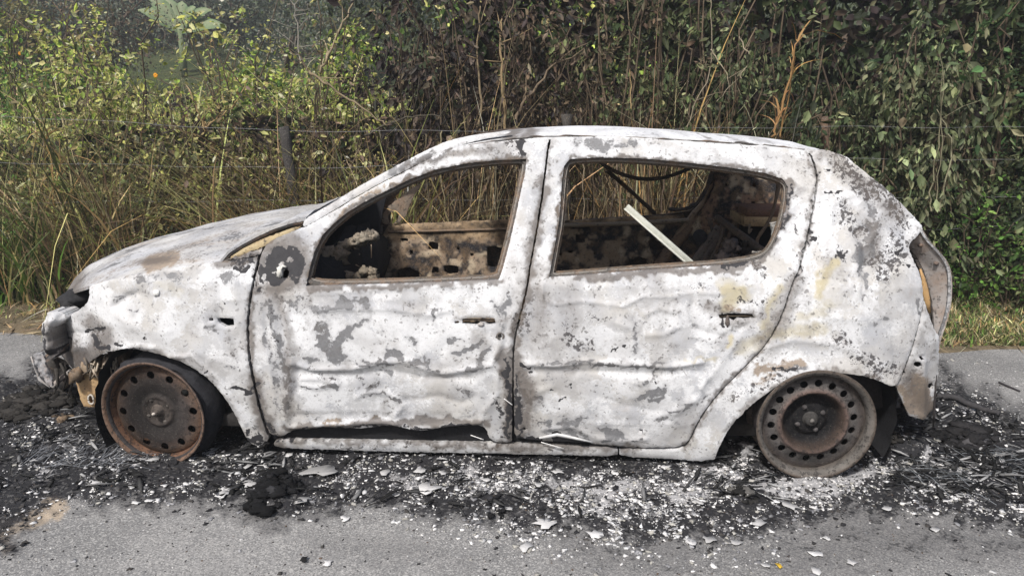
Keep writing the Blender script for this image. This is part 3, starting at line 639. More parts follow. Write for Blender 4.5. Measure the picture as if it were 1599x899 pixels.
# rear quarter, with its foot
qp = [(1261.5,233.5),(1275,236),(1288,233),(1302,238),(1321,244),(1337,257.5),(1356,273),(1388,298),(1412.5,322),(1430,341),(1444,355.5),(1433,369),(1421,381),(1420,389),(1427,405.5),(1438,427),(1441.5,453),(1444,470),(1437,500),(1424,545),(1411,580),(1395,604),
  (1367.7,590),(1334,581),(1300,578),(1266,581),(1232.6,590),(1205.6,603),(1176,625),(1154,645.6),(1134,672.6),(1121,697),(1113,721),(1040,716.5),(967,712.5),(967,700),(1029,703),(1070,700.5)] + shift(gapQ, 1.6)[::-1][1:]
def bulge_arch(V2, W):
    d = dist_line(V2, [(1121,697),(1154,645.6),(1205,603),(1266,581),(1334,581),(1395,604)]); W[:, 1] -= .018*np.exp(-(d/26)**2); return W
quarter = panel('quarter_panel', qp, [], car, M_paint, thick=.03, off=-.001, extra=bulge_arch)
# rear valance bracket
vb = [(1445,471),(1451,491),(1459,513),(1467,525.6),(1467.5,560),(1466,589),(1461,611),(1458,640),(1446,652),(1435.5,653.5),(1421,650),(1410,626),(1399,601),(1412,585),(1425.5,546),(1438,500)]
vh = [[(1430,565),(1436,564),(1438.5,569),(1435,573.5),(1429,572),(1427.5,568)], [(1451,600),(1457,598),(1460,603),(1456,608),(1450,606)], [(1409,581),(1413,579),(1415,583),(1411,585)], [(1436,557),(1440,556),(1442,560),(1438,562)], [(1434,502),(1438,502),(1438,506),(1434,506)], [(1424,530),(1430,531),(1428,534),(1424,533)]]
panel('bracket_hole_shade', [(1412,560),(1455,500),(1464,560),(1458,630),(1430,645),(1408,600)], [], car, M_char, off=.05, thick=.01, step=6, col=(.02, .018, .018))  # added dark plate that stands in for shade inside the bracket holes
panel('bumper_bracket', vb, vh, car, M_paint, thick=.012, off=.004, sm=False, extra=lambda V2, W: W - np.stack([0*V2[:, 0], .018*np.exp(-((V2[:, 0]-1440)/7)**2)*(V2[:, 1] > 560), 0*V2[:, 0]], 1), label='tan-stained rear bumper bracket with round holes')
m = MB(); m.tube(side(arr([1462, 1460, 1458, 1457]), arr([585, 612, 645, 668]), .01), [.004, .005, .005, .003], 6, (.05, .045, .045), noise=.3); m.build('hanging_strip', M_char, car)
# sill
panel('sill', [(431,688),(440,685),(500,688),(560,689.5),(640,691),(763,693.5),(839,694),(900,697),(965,699),(965,712.5),(900,711.5),(800,709.5),(665,706.6),(560,703.5),(470,701),(438,699),(425,695)], [], car, M_paint, thick=.05, off=.002, dent=.6)
# black inner sill behind the curled-up door bottoms
panel('inner_sill', [(418,664),(600,654),(760,655),(830,664),(1000,684),(1040,700),(960,706),(800,702),(600,698),(430,694)], [], car, M_char, thick=.03, off=.03, dent=.5, col=(.02, .02, .022), label='soot-black inner sill')
# windscreen pillar strip and roof rail
ap = SIL[:8] + [(750,209),(790,205.5),(800,206.5),(775,213),(735,222),(700,234)] + [(672,247),(642,261.5),(602,281.5),(562,303.5),(522,327.5),(482,351.5),(471,355)]
panel('windscreen_pillar', ap, [], car, M_paint, thick=.05, off=.006, rag=.2)
# inner window channel rims
def rim(name, loop, off, r, col, mat=None):
    L = densify(smooth_line(loop, 2), 7); P = side(L[:, 0], L[:, 1], off); P = np.concatenate([P, P[:1]])
    m = MB(); m.tube(P, r, 6, col, noise=.12); return m.build(name, mat or M_burnt, car)
def inset(loop, d):
    c = arr(loop).mean(0); return [tuple(arr(p)+(c-arr(p))/np.hypot(*(c-arr(p)))*d) for p in loop]
def reveal(loop, d0, d1, off, col, nm='window_channel', mat=None, th=.01):
    L = smooth_line(loop, 2); c = L.mean(0)
    def off_in(L, d):
        T_ = np.roll(L, -1, 0)-np.roll(L, 1, 0); N_ = np.stack([-T_[:, 1], T_[:, 0]], 1); N_ /= np.linalg.norm(N_, axis=1)[:, None]
        if ((c-L)*N_).sum() < 0: N_ = -N_
        return L+N_*d
    return panel(nm, off_in(L, d0), [off_in(L, d1)], car, mat or M_burnt, step=3, off=off, thick=th, col=col, sm=False, rag=.25, dent=.4)
for lp in (WF, WR):
    reveal(lp, -4, 3.2, .016, (.07, .065, .06)); reveal(lp, 2.6, 5.8, .024, (.20, .185, .165)); reveal(lp, 6.0, 9.0, .045, (.10, .08, .06), 'inner_window_frame')
# white welding stub at the indicator stud, door handle bits
def at_side(px, py, off=0.0): return side(np.array([px]), np.array([py]), off)[0]
m = MB(); m.blob(at_side(244, 457, -.006), (.014, .008, .012), .3, 3, (.7, .7, .68)); m.build('body_plug', M_col, car)
m = MB(); m.tube(side(arr([710, 720, 745, 775, 786]), arr([500.5, 499, 498.5, 499.5, 502]), .026), .003, 6, (.10, .09, .08)); m.blob(at_side(751, 506, -.002), (.012, .006, .008), .3, 4, (.42, .41, .40)); m.build('door_handle', M_burnt, front_door)
m = MB(); m.tube(side(arr([1120, 1140, 1165, 1190]), arr([494, 493, 493, 494]), .026), .0035, 6, (.25, .2, .14)); m.blob(at_side(1136, 501, -.004), (.008, .01, .022), .3, 5, (.12, .1, .09)); m.build('door_handle', M_burnt, rear_door)
m = MB(); m.lathe([(.016, -.004), (.014, -.008), (.009, -.006), (.008, .012)], at_side(781.5, 524, 0), np.eye(3), 18, (.12, .11, .1)); m.build('lock_cylinder', M_burnt, front_door)
m = MB()
for a_, b_, c_ in (((436, 415), (441, 422), (438, 433)),): 
    P = side(arr([434, 437, 442, 447]), arr([432, 420, 415, 417]), -.004); m.tube(P, [.008, .012, .011, .006], 8, (.55, .54, .5), noise=.15, flat=.4)
m.blob(at_side(437, 425, .0), (.012, .012, .022), .3, 6, (.6, .59, .55)); m.build('mirror_stub', M_col, front_door)
# curled metal lip on the dark strip under the rear door
m = MB(); m.tube(side(arr([842, 870, 900, 925]), arr([683, 678, 684, 690]), -.004), [.004, .006, .006, .003], 6, (.6, .6, .6), noise=.3); m.build('curled_door_lip', M_col, rear_door)
for x0, y0, x1, y1 in ((787, 622, 800, 632), (845, 690, 880, 700), (735, 679, 755, 686)):
    m = MB(); m.tube(side(np.linspace(x0, x1, 5), np.linspace(y0, y1, 5), -.006), .002, 5, (.75, .74, .72)); m.build('peeling_strip', M_col, front_door)

# far side: mirrored body seen from the inside
panel('far_front_door', fd, [WF], car, M_burnt, step=9, thick=.03, mirror=True, col=(.05, .04, .033))
panel('far_rear_door', rd, [WR], car, M_burnt, step=9, thick=.03, mirror=True, col=(.045, .036, .03))
panel('far_quarter_panel', qp, [], car, M_burnt, step=11, thick=.03, mirror=True, col=(.10, .075, .06))
panel('far_front_fender', fender, [], car, M_burnt, step=12, thick=.02, mirror=True, col=(.2, .17, .14))
panel('far_windscreen_pillar', ap, [], car, M_burnt, step=8, thick=.05, off=.006, mirror=True, rag=.2, col=(.14, .11, .09))
panel('far_sill', [(425,664),(800,664),(1040,690),(1110,720),(965,712),(665,706),(438,699)], [], car, M_burnt, step=12, thick=.05, off=.02, mirror=True, col=(.1, .08, .07))

# roof
rx = arr([675, 703, 730, 760, 790, 829, 861, 900, 950, 1000, 1050, 1100, 1150, 1200, 1259, 1290])
ry = arr([245, 232, 226, 221, 217, 213.5, 212.5, 211.5, 212.5, 214, 217, 220, 223, 226, 233, 238])
rs = np.interp(rx, [p[0] for p in SIL], [p[1] for p in SIL])
fx = np.linspace(rx[0], rx[-1], 110); fy = np.interp(fx, rx, ry); fs = np.interp(fx, rx, rs)
E0 = side(fx, fy-1.0, .002)
crown = onY(fx, fs, E0[:, 1]+.30)[:, 2]-E0[:, 2]; crown = np.clip(crown, .006, .12)*np.interp(fx, [675, 700, 760, 830], [.05, .25, .75, 1])
tt = np.concatenate([np.linspace(0, .12, 9), np.linspace(.15, 1, 34)])
wd = 2*(YC-E0[:, 1]); tc = (.30/wd)[:, None]
prof = 1-(1-2*tt[None])**2; prof = prof/(1-(1-2*tc)**2); prof = np.minimum(prof, 1+.22*(prof-1)); prof = np.clip(prof, 0, None)
Vx = np.repeat(E0[:, None, 0], len(tt), 1); Vy = E0[:, None, 1]+wd[:, None]*tt; Vz = E0[:, None, 2]+crown[:, None]*prof
# the header and the hatch edge bow outwards across the car
bow = 1-(1-2*tt[None])**2; fr = np.linspace(0, 1, len(fx))[:, None]
Vx = Vx - .03*bow*np.clip(1-fr*4, 0, 1)**1.5 + .06*bow*np.clip((fr-.75)*4, 0, 1)
pp = np.stack([Vx.ravel()*400, Vy.ravel()*400], 1)
Vz = Vz + .1*crown[:, None]*(vnoise(pp, 60, 51)*.5+vnoise(pp, 22, 52)*.3).reshape(Vz.shape)*np.clip(tt*8, 0, 1)*np.clip((1-tt)*8, 0, 1)
VR = np.stack([Vx, Vy, Vz], -1).reshape(-1, 3); nI, nJ = Vz.shape
q = np.array([[i*nJ+j, (i+1)*nJ+j, (i+1)*nJ+j+1, i*nJ+j+1] for i in range(nI-1) for j in range(nJ-1)])
def slab(name, V, q, th, mat, parent, at, dirv=(0, 0, -1)):
    B = V+arr(dirv)*th; n = len(V); e = {}
    for f in q:
        for a_, b_ in zip(f, np.roll(f, -1)): e.setdefault((min(a_, b_), max(a_, b_)), []).append((a_, b_))
    bd = np.array([v[0] for v in e.values() if len(v) == 1]); m_ = len(bd); i = np.arange(m_)
    Wl = np.concatenate([V[bd[:, 0]], V[bd[:, 1]], B[bd[:, 1]], B[bd[:, 0]]])
    idx = np.concatenate([np.arange(n), np.arange(n), bd[:, 0], bd[:, 1], bd[:, 1], bd[:, 0]])
    qq = np.stack([2*n+i, 2*n+m_+i, 2*n+2*m_+i, 2*n+3*m_+i], 1)[:, ::-1]
    return mesh_np(name, np.concatenate([V, B, Wl]), [np.concatenate([q, q[:, ::-1]+n]), qq], mat, parent, {k_: v_[idx] for k_, v_ in at.items()})
pxs = np.stack([np.repeat(fx[:, None], nJ, 1).ravel(), (fs[:, None]+30*tt[None]).ravel()], 1)
at = wear(pxs*np.array([1, 3.0])); at['wearB'][:, 2] = .9; at['wearA'][:, 0] *= .55; at['wearA'][:, 1] = 0; at['wearB'][:, 1] *= .5
at['wearA'][:, 0] = np.maximum(at['wearA'][:, 0], .75*np.exp(-((fx.repeat(nJ)-740)/55)**2)*(np.tile(tt, nI) > .04))
slab('roof', VR, q, .016, M_paint, car, at)
# roof gutter joint
m = MB(); m.tube(side(fx[10:-4:3], fy[10:-4:3]+.8, .006), .0035, 5, (.06, .055, .05), noise=.5); m.build('roof_joint', M_burnt, car)

# bonnet: near edge line, silhouette gives the crown
hx = arr([103, 118, 137, 160, 200, 250, 300, 343.6, 357, 376.6, 401, 428, 455, 478]); hy = arr([458, 453, 447, 440, 430.5, 420.5, 413.5, 407, 390.5, 378, 365, 352.6, 344, 339.5])
fx = np.linspace(104, 478, 90); fy = np.interp(fx, hx, hy)
inn = np.interp(fx, [104, 137, 300, 345, 480], [.10, .012, .012, .012, .012])
E0 = np.array([side(np.array([a_]), np.array([b_]), c_)[0] for a_, b_, c_ in zip(fx, fy, inn)])
sx = arr([101, 115, 130, 150, 175, 200, 250, 300, 350, 400, 440, 478, 560]); sy = arr([457, 446, 437.5, 425, 411, 398, 380, 365, 354.5, 346.5, 341, 338.8, 334])
Ys = YC-.30; S0 = onY(sx, sy, Ys); zc = np.interp(E0[:, 0], S0[:, 0], S0[:, 2])
tt = np.linspace(0, 1, 50); wd = 2*(YC-E0[:, 1])
ts = np.clip((Ys-E0[:, 1])/wd, .14, 1)[:, None]; g = lambda t_: (1-np.abs(1-2*t_)**2.2)
cr = np.clip(zc-E0[:, 2], .004, .3)[:, None]
Vz = E0[:, None, 2]+cr*g(tt)[None]/g(ts); Vy = E0[:, None, 1]+wd[:, None]*tt; Vx = np.repeat(E0[:, None, 0], 50, 1)
fr = np.linspace(0, 1, 90)[:, None]
Vx = Vx - .10*g(tt)[None]*np.clip(1-fr*3, 0, 1)**1.5 - .05*g(tt)[None]*np.clip((fr-.8)*5, 0, 1)
pp = np.stack([Vx.ravel()*400, Vy.ravel()*400], 1)
Vz = Vz+(.004*vnoise(pp, 55, 61)+.002*vnoise(pp, 24, 62)).reshape(Vz.shape)*np.minimum(1, tt*12)
Vz[:2] -= arr([.016, .006])[:, None]
q = np.array([[i*50+j, (i+1)*50+j, (i+1)*50+j+1, i*50+j+1] for i in range(89) for j in range(49)])
pb = np.stack(proj(np.stack([Vx, Vy, Vz], -1).reshape(-1, 3)), 1)
at = wear(pb); n_ = vnoise(pp*arr([.35, 1]), 26, 63)
at['wearA'][:, 0] = np.clip(.38+.55*n_*n_*np.sign(n_)+.25*vnoise(pp*arr([.25, 1.4]), 12, 66), 0, 1.0); at['wearA'][:, 2] = np.maximum(at['wearA'][:, 2], .30+.25*vnoise(pp*arr([.4, 1]), 33, 64)); at['wearB'][:, 2] *= .7; at['wearC'] = np.clip(np.maximum(.22+.2*vnoise(pp, 30, 67), np.maximum(np.exp(-((pb[:, 0]-100)/34)**2), .9*np.exp(-((pb[:, 0]-240-2.0*(408-pb[:, 1]))/30)**2-((pb[:, 1]-407)/7)**2))), 0, 1)[:, None]*np.ones(3); at['wearA'][:, 1] = .25*(pb[:, 0] < 140)
slab('bonnet', np.stack([Vx, Vy, Vz], -1).reshape(-1, 3), q, .012, M_paint, car, at)
m = MB(); m.tube(E0[40:]+arr([0, .012, -.016]), .010, 6, (.05, .05, .05)); m.build('bonnet_edge_frame', M_burnt, car)

# nose: lamp cavity, beam end, crushed bracket, subframe
m = MB(); P = side(arr([104, 118, 128, 136]), arr([470, 466, 470, 474]), .09)
m.blob(P.mean(0), (.07, .09, .05), .4, 11, (.03, .03, .032)); m.blob(P.mean(0)+arr([.02, .12, -.02]), (.12, .14, .06), .4, 12, (.04, .04, .04)); m.build('lamp_cavity', M_char, car)
def puff(V2, W):
    d = dist_line(V2, [(84,498),(77,520),(80,545)]); W[:, 1] -= .035*np.exp(-(d/9)**2)-.004*vnoise(V2, 5, 401)-.010*vnoise(V2, 11, 402); return W
panel('lamp_housing', [(71,491),(79,486),(90,485),(99,489),(103,497),(97,503),(87,509),(83,520),(86,540),(93,556),(82,560),(75,556),(69,543),(66,524),(67,505)], [], car, M_paint, flat_y=2.90, thick=.10, step=2.4, extra=puff, rag=.7)
m = MB(); m.tube([onY(105, 487, 3.02), onY(118, 480, 3.1), onY(124, 476, 3.3)], .02, 8, (.22, .21, .2), noise=.2); m.build('front_panel_strip', M_burnt, car)
def quad_plate(m, pts, th, col):
    P = np.array(pts); n = np.cross(P[1]-P[0], P[3]-P[0]); n /= np.linalg.norm(n); V = np.concatenate([P, P+n*th])
    m.add(V, q=[[0, 1, 2, 3], [7, 6, 5, 4], [0, 4, 5, 1], [1, 5, 6, 2], [2, 6, 7, 3], [3, 7, 4, 0]], c=col)
def crumple(V2, W):
    W[:, 1] -= .012*vnoise(V2, 9, 411)+.006*vnoise(V2, 4, 412); return W
bb = panel('bumper_beam', [(49,556),(56,551),(67,552),(72,570),(80,598),(79,606),(62,592),(55,580)], [], car, M_burnt, flat_y=2.85, thick=.012, step=2.5, extra=crumple, rag=.5, col=(.30, .30, .31))
def top_slope(V2, W):
    W[:, 1] += (557-V2[:, 1])*.012-.008*vnoise(V2, 5, 413); return W
panel('beam_top', [(49,556),(57,545),(70,538),(80,543),(88,556),(78,562),(66,553),(56,551)], [], bb, M_burnt, flat_y=2.87, thick=.012, step=2.5, extra=top_slope, rag=.7, col=(.05, .05, .052))
panel('beam_inside', [(67,553),(80,556),(96,566),(104,580),(92,592),(80,604),(78,590),(71,568)], [], bb, M_char, flat_y=3.02, thick=.02, step=3, extra=crumple, rag=.7, col=(.035, .032, .03))
m = MB(); m.tube([onY(49, 556, 2.855), onY(54, 575, 2.855), onY(62, 592, 2.855), onY(78, 605, 2.86)], .004, 6, (.45, .44, .43), noise=.4); m.build('torn_edge', M_burnt, bb)
for k_, pts_ in enumerate(([(96,566),(104,590),(98,610)], [(88,575),(90,600),(84,615)], [(108,580),(112,600),(106,622)])):
    m = MB(); m.tube(onY(arr(pts_)[:, 0], arr(pts_)[:, 1], np.full(3, 2.96)), [.008, .005, .003], 6, (.05, .045, .04), noise=.4); m.build('melted_drip', M_char, car)
m = MB(); m.tube([onY(72, 560, 3.0), onY(90, 572, 3.05), onY(108, 590, 3.1), onY(100, 600, 3.3)], .03, 8, (.06, .055, .05), noise=.2); m.tube([onY(80, 604, 2.95), onY(92, 592, 2.98), onY(112, 580, 3.0)], .012, 6, (.35, .34, .33), noise=.3); m.build('bumper_beam_bracket', M_burnt, car)
sub = panel('subframe', [(112,578),(128,570),(150,556),(175,556),(176,584),(166,612),(157,634),(140,637),(127,634),(120,606)], [[(138,617),(143,616),(146,621),(147,629),(142,631),(138,627)], [(163,565),(168,565),(168,570),(163,570)]], car, M_burnt, flat_y=2.92, col=(.40, .27, .14), thick=.03, label='tan rusty subframe bracket with slot')
m = MB(); L = densify(smooth_line([(138,617),(143,616),(146,621),(147,629),(142,631),(138,627)], 2), 2); m.tube(onY(L[:, 0], L[:, 1], np.full(len(L), 2.915)), .004, 6, (.5, .47, .42)); m.build('slot_rim', M_col, sub)
m = MB()
for i in range(26):
    x0 = rng.uniform(128, 200); y0 = rng.uniform(552, 575)+(x0-150)*-.1; a_ = rng.uniform(-1, 1)
    pts = [onY(x0, y0, 2.86), onY(x0+6*a_, y0+rng.uniform(4, 14), 2.85), onY(x0+12*a_+rng.uniform(-6, 6), y0+rng.uniform(10, 26), 2.87)]
    m.tube(pts, rng.uniform(.0015, .005), 5, arr(rng.choice([.35, .12, .5]))*arr([1, .86, .68]), noise=.2)
m.lathe([(.0, -.01), (.03, -.01), (.04, .0), (.04, .03), (.0, .04)], onY(140, 572, 2.90), np.eye(3), 20, (.30, .25, .18))
for a_, b_, s_ in ((153, 566, 1), (176, 560, 2), (120, 585, 3), (190, 556, 4)): m.blob(onY(a_, b_, 2.9), (.03, .04, .03), .5, s_, (.12, .09, .06))
m.build('melted_wiring', M_burnt, car)

# wheel housings
def housing(name, cx, r, zc, y0=2.735, col=(.02, .02, .022)):
    a = np.linspace(math.radians(-25), math.radians(205), 40); yy = arr([y0, y0+.06, y0+.22, y0+.42])
    V = np.stack([cx+np.cos(a)[:, None]*r*np.ones(4), np.ones(40)[:, None]*yy, zc+np.sin(a)[:, None]*r*np.ones(4)], -1)
    V = V+rng.normal(0, .004, V.shape); V[:, 0, 1] = y0
    qd = [[i*4+j, i*4+j+1, (i+1)*4+j+1, (i+1)*4+j] for i in range(39) for j in range(3)]
    mm = MB(); mm.add(V.reshape(-1, 3), q=qd, c=col)
    n = 40; cc = arr([[cx, y0+.42, zc]]); mm.add(np.concatenate([V[:, 3], cc]), t=[[i, i+1, n] for i in range(n-1)], c=col)
    return mm.build(name, M_char, car)
WR_C = onY(1270, 659, YS+.0); WFc = onY(243, 644, YS+.03)
housing('wheel_housing', WR_C[0]+.01, .325, WR_C[2]-.02, 2.75); housing('wheel_housing', WFc[0]+.09, .37, WFc[2]-.03, 2.775)

# wheels
def hole_disc(r0, r1, nh, rh, hr, hsh, step=.007):
    """annulus with round holes; returns verts2d, tris"""
    a = np.linspace(0, 2*math.pi, 110, endpoint=False); oc = np.stack([np.cos(a), np.sin(a)], 1)*r1
    hs = []
    if r0 > 0: b = np.linspace(0, 2*math.pi, 40, endpoint=False); hs.append(np.stack([np.cos(b), np.sin(b)], 1)*r0)
    for k_ in range(nh):
        t_ = 2*math.pi*(k_+hsh)/nh; c_ = np.linspace(0, 2*math.pi, 18, endpoint=False)
        hs.append(np.stack([rh*math.cos(t_)+np.cos(c_)*hr, rh*math.sin(t_)+np.sin(c_)*hr], 1))
    return fill(oc, hs, step)
def wheel(kind, parent):
    """axis local Y, outside faces -Y, origin at the hub"""
    root = empty('wheel', (0, 0, 0)); root.parent = parent
    r1 = .224
    mb = MB(); cr = lambda a, b, t: tuple(arr(a)*(1-t)+arr(b)*t)
    if kind == 'rear':
        prof = [(.2, .10), (.215, .115), (.224, .12), (.225, .11), (.205, .09), (.2, .05), (.197, .015), (.200, -.022), (.212, -.032), (.222, -.036), (.2245, -.030), (.219, -.020), (.205, -.012), (.202, .0), (.205, .05), (.21, .11)]
        cols = [(.1, .08, .07)]*6 + [(.085, .072, .062), (.12, .112, .103), (.125, .112, .10), (.085, .065, .052), (.1, .09, .08), (.05, .05, .05)] + [(.06, .05, .05)]*4
    else:
        prof = [(.2, .16), (.215, .175), (.224, .17), (.205, .15), (.195, .10), (.191, .04), (.203, .0), (.212, -.018), (.220, -.024), (.2245, -.020), (.219, -.012), (.205, -.012), (.202, .0), (.205, .08), (.215, .17)]
        cols = [(.1, .08, .07)]*4 + [(.09, .052, .036), (.125, .068, .043), (.14, .078, .05), (.16, .10, .07), (.14, .095, .07), (.06, .05, .05), (.04, .04, .04)] + [(.05, .045, .045)]*4
    mb.lathe(prof, (0, 0, 0), np.eye(3), 88, cols); mb.build('rim', M_rim, root)
    if kind == 'rear':
        V2, T = hole_disc(.0, .199, 18, .156, .0145, .35)
        r = np.hypot(V2[:, 0], V2[:, 1])
        y = np.interp(r, [0, .055, .075, .10, .118, .128, .138, .172, .185, .199], [.035, .035, .050, .040, -.002, -.008, .006, .012, .006, .012])
        c = np.stack([np.interp(r, [0, .06, .09, .10, .117, .128, .14, .16, .185, .199], v) for v in ([.012, .009, .009, .016, .07, .13, .10, .085, .055, .10], [.012, .009, .009, .014, .05, .092, .09, .08, .046, .085], [.013, .010, .010, .014, .04, .08, .085, .078, .042, .075])], 1)
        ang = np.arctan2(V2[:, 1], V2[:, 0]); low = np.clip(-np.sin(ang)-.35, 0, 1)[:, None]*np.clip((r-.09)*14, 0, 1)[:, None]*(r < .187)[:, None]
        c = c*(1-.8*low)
    else:
        V2, T = hole_disc(.0, .200, 12, .156, .0165, .12)
        r = np.hypot(V2[:, 0], V2[:, 1])
        y = np.interp(r, [0, .05, .06, .075, .12, .170, .188, .200], [.018, .018, .010, .022, .012, .014, .022, .034])
        c = np.stack([np.interp(r, [0, .06, .08, .13, .172, .200], v) for v in ([.10, .05, .030, .038, .075, .15], [.085, .042, .027, .032, .052, .085], [.075, .038, .026, .030, .040, .052])], 1)
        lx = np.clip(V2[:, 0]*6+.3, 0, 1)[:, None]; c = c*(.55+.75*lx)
    W = np.stack([V2[:, 0], y, V2[:, 1]], 1)
    a, b, c3 = V2[T[:, 0]], V2[T[:, 1]], V2[T[:, 2]]
    ar = (b[:, 0]-a[:, 0])*(c3[:, 1]-a[:, 1])-(b[:, 1]-a[:, 1])*(c3[:, 0]-a[:, 0]); T = np.where((ar < 0)[:, None], T[:, ::-1], T)
    shell('wheel_disc', V2, T, W, (0, 1, 0), .006, M_rim, root, {'col': c}, .001)
    hb = MB()
    if kind == 'rear': hb.lathe([(.0, .012), (.018, .012), (.024, .018), (.026, .034), (.034, .036)], (0, 0, 0), np.eye(3), 28, (.05, .048, .046)); hb.lathe([(.0, .006), (.008, .008), (.009, .02)], (0, 0, 0), np.eye(3), 14, (.16, .15, .14))
    else: hb.lathe([(.0, -.012), (.010, -.012), (.016, -.008), (.018, .01), (.026, .012), (.032, .022), (.046, .030)], (0, 0, 0), np.eye(3), 28, (.09, .075, .065)); hb.lathe([(.0, -.020), (.006, -.018), (.007, -.004)], (0, 0, 0), np.eye(3), 14, (.42, .38, .34))
    hb.build('hub', M_rim, root)
    for k_ in range(4):
        t_ = math.pi/2*k_+.5; bm_ = MB(); q0 = arr([math.cos(t_)*.052, .0, math.sin(t_)*.052])
        if kind == 'rear': bm_.lathe([(.0, .028), (.007, .028), (.010, .034), (.012, .048)], q0, np.eye(3), 8, (.07, .065, .065))
        else: bm_.lathe([(.0, .014), (.007, .014), (.009, .020), (.011, .036)], q0, np.eye(3), 8, (.1, .09, .08))
        bm_.build('lug_bolt', M_rim, root)
    return root
def make_rim():
    k = NM('rusted_wheel_steel'); c = k.attr('col'); n1 = k.noise(16, 6, .7); n2 = k.noise(60, 5, .7, w=4); n3 = k.noise(190, 3, .6, w=7)
    f = k.math('MULTIPLY_ADD', n1, 1.9, .05); mul = k.n('ShaderNodeVectorMath', operation='SCALE'); k.l(c, mul.inputs[0]); k.l(f, mul.inputs['Scale'])
    base = k.mix(k.math('MULTIPLY', k.step(n2, .5, .7), .5), mul.outputs[0], k.mix(.5, mul.outputs[0], (.03, .025, .022)))
    base = k.mix(k.step(n2, .52, .60), base, k.mix(.65, base, (.02, .018, .018)))
    base = k.mix(k.math('MULTIPLY', k.step(n3, .58, .72), .30), base, k.mix(.5, base, (.40, .37, .33)))
    return k.fin(base, .78, k.bump(k.math('ADD', n2, k.math('MULTIPLY', n3, .5)), .7, .004), 0, .15)
M_rim = make_rim()
def set_obj(o, loc, rot): o.matrix_parent_inverse = parent_inv(car); o.location = loc; o.rotation_euler = rot
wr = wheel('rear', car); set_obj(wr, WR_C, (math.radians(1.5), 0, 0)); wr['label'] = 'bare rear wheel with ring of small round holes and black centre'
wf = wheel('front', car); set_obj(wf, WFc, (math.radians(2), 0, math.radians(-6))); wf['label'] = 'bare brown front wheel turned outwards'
# what is left of the front tyre and brake behind the rim
tb = MB(); ring = [(.205, .01), (.220, .012), (.228, .03), (.238, .05), (.242, .08), (.236, .11), (.222, .13), (.2, .13)]
tb.lathe(ring, (0, 0, 0), np.eye(3), 60, (.03, .03, .034)); o = tb.build('tyre_remains', M_char, wf)
V = np.array([v.co[:] for v in o.data.vertices]); V += .010*np.stack([vnoise(V[:, [0, 2]]*100, 2.2, 71), vnoise(V[:, [0, 2]]*100, 4, 72), vnoise(V[:, [1, 2]]*100, 3, 73)], 1); o.data.vertices.foreach_set('co', V.astype(np.float32).ravel())
tb = MB(); tb.lathe([(.0, .07), (.13, .07), (.14, .09), (.14, .13), (.0, .14)], (0, 0, 0), np.eye(3), 30, (.02, .02, .02)); tb.build('brake_drum', M_char, wf)
tb = MB(); tb.lathe([(.0, .06), (.13, .06), (.14, .08), (.14, .13), (.0, .14)], (0, 0, 0), np.eye(3), 30, (.02, .02, .02)); tb.build('brake_drum', M_char, wr)
def copy_tree(o, parent=None):
    c = o.copy(); COL.objects.link(c)
    mi = o.matrix_parent_inverse.copy()
    if parent is not None: c.parent = parent; c.matrix_parent_inverse = mi
    for ch in list(o.children): copy_tree(ch, c)
    return c
for src, loc in ((wr, WR_C), (wf, WFc)):
    c_ = copy_tree(src, car); c_.location = (loc[0], 2*YC-loc[1], loc[2]); c_.rotation_euler = (0, 0, math.pi); c_['label'] = 'wheel on the far side'

# underside and inner structure
m = MB(); m.box((-.25, YC, .14), (2.3, 1.45, .05), col=(.03, .028, .027)); m.build('floor_pan', M_char, car)
m = MB()
for i, (x, y, z, a_, b_, c_) in enumerate([(-1.0, 3.5, .45, .10, .70, .34), (-1.02, 3.2, .62, .14, .30, .14), (-1.0, 3.9, .6, .14, .34, .16)]): m.blob((x, y, z), (a_, b_, c_), .3, i+20, (.02, .02, .022))
m.build('firewall', M_char, car)
m = MB()
for i, (x, y, z, a_, b_, c_) in enumerate([(-1.45, 3.5, .42, .30, .35, .20), (-1.6, 3.3, .35, .15, .2, .18), (-1.3, 3.75, .45, .2, .2, .2), (-1.75, 3.6, .4, .08, .6, .18)]): m.blob((x, y, z), (a_, b_, c_), .45, i+30, (.035, .032, .03))
m.build('engine', M_char, car)
m = MB(); m.box((1.28, YC, .35), (.30, 1.3, .3), col=(.035, .03, .03)); m.box((.95, YC, .24), (.5, 1.3, .1), col=(.03, .028, .027)); m.build('boot_floor', M_char, car)
for w__ in (WR_C, WFc): m = MB(); m.tube([(w__[0], 2.9, .2), (w__[0], 4.15, .2)], .033, 8, (.05, .045, .04)); m.build('axle', M_burnt, car)

# tailgate: end profile swept across the car, with its pressed side flange
tp = arr([(1441,360),(1449,374),(1465,391),(1475,403),(1483,417),(1486,436),(1484.5,474),(1478,501),(1468,527),(1466,545)]); tp = densify(smooth_line(tp, 2, False), 6, False)
P0 = onY(tp[:, 0], tp[:, 1], np.full(len(tp), 2.92)); ys = np.linspace(2.92, 2*YC-2.92, 24)
bw = 1-((ys-YC)/(YC-2.92))**2
V = np.stack([P0[:, None, 0]+.05*bw, np.ones(len(tp))[:, None]*ys, P0[:, None, 2]+0*bw], -1).reshape(-1, 3); nJ = 24
q = np.array([[i*nJ+j, i*nJ+j+1, (i+1)*nJ+j+1, (i+1)*nJ+j] for i in range(len(tp)-1) for j in range(nJ-1)])
pt = np.repeat(tp, nJ, 0); at = wear(pt+arr([3, 0])); at['wearA'][:, 0] = .7
tg = slab('tailgate', V, q, .012, M_paint, car, at, (-1, 0, 0))
inner = arr([(1424,383),(1434,394),(1445,409),(1454,428),(1460,450),(1463.5,475),(1463,500),(1462,520),(1464,545)])
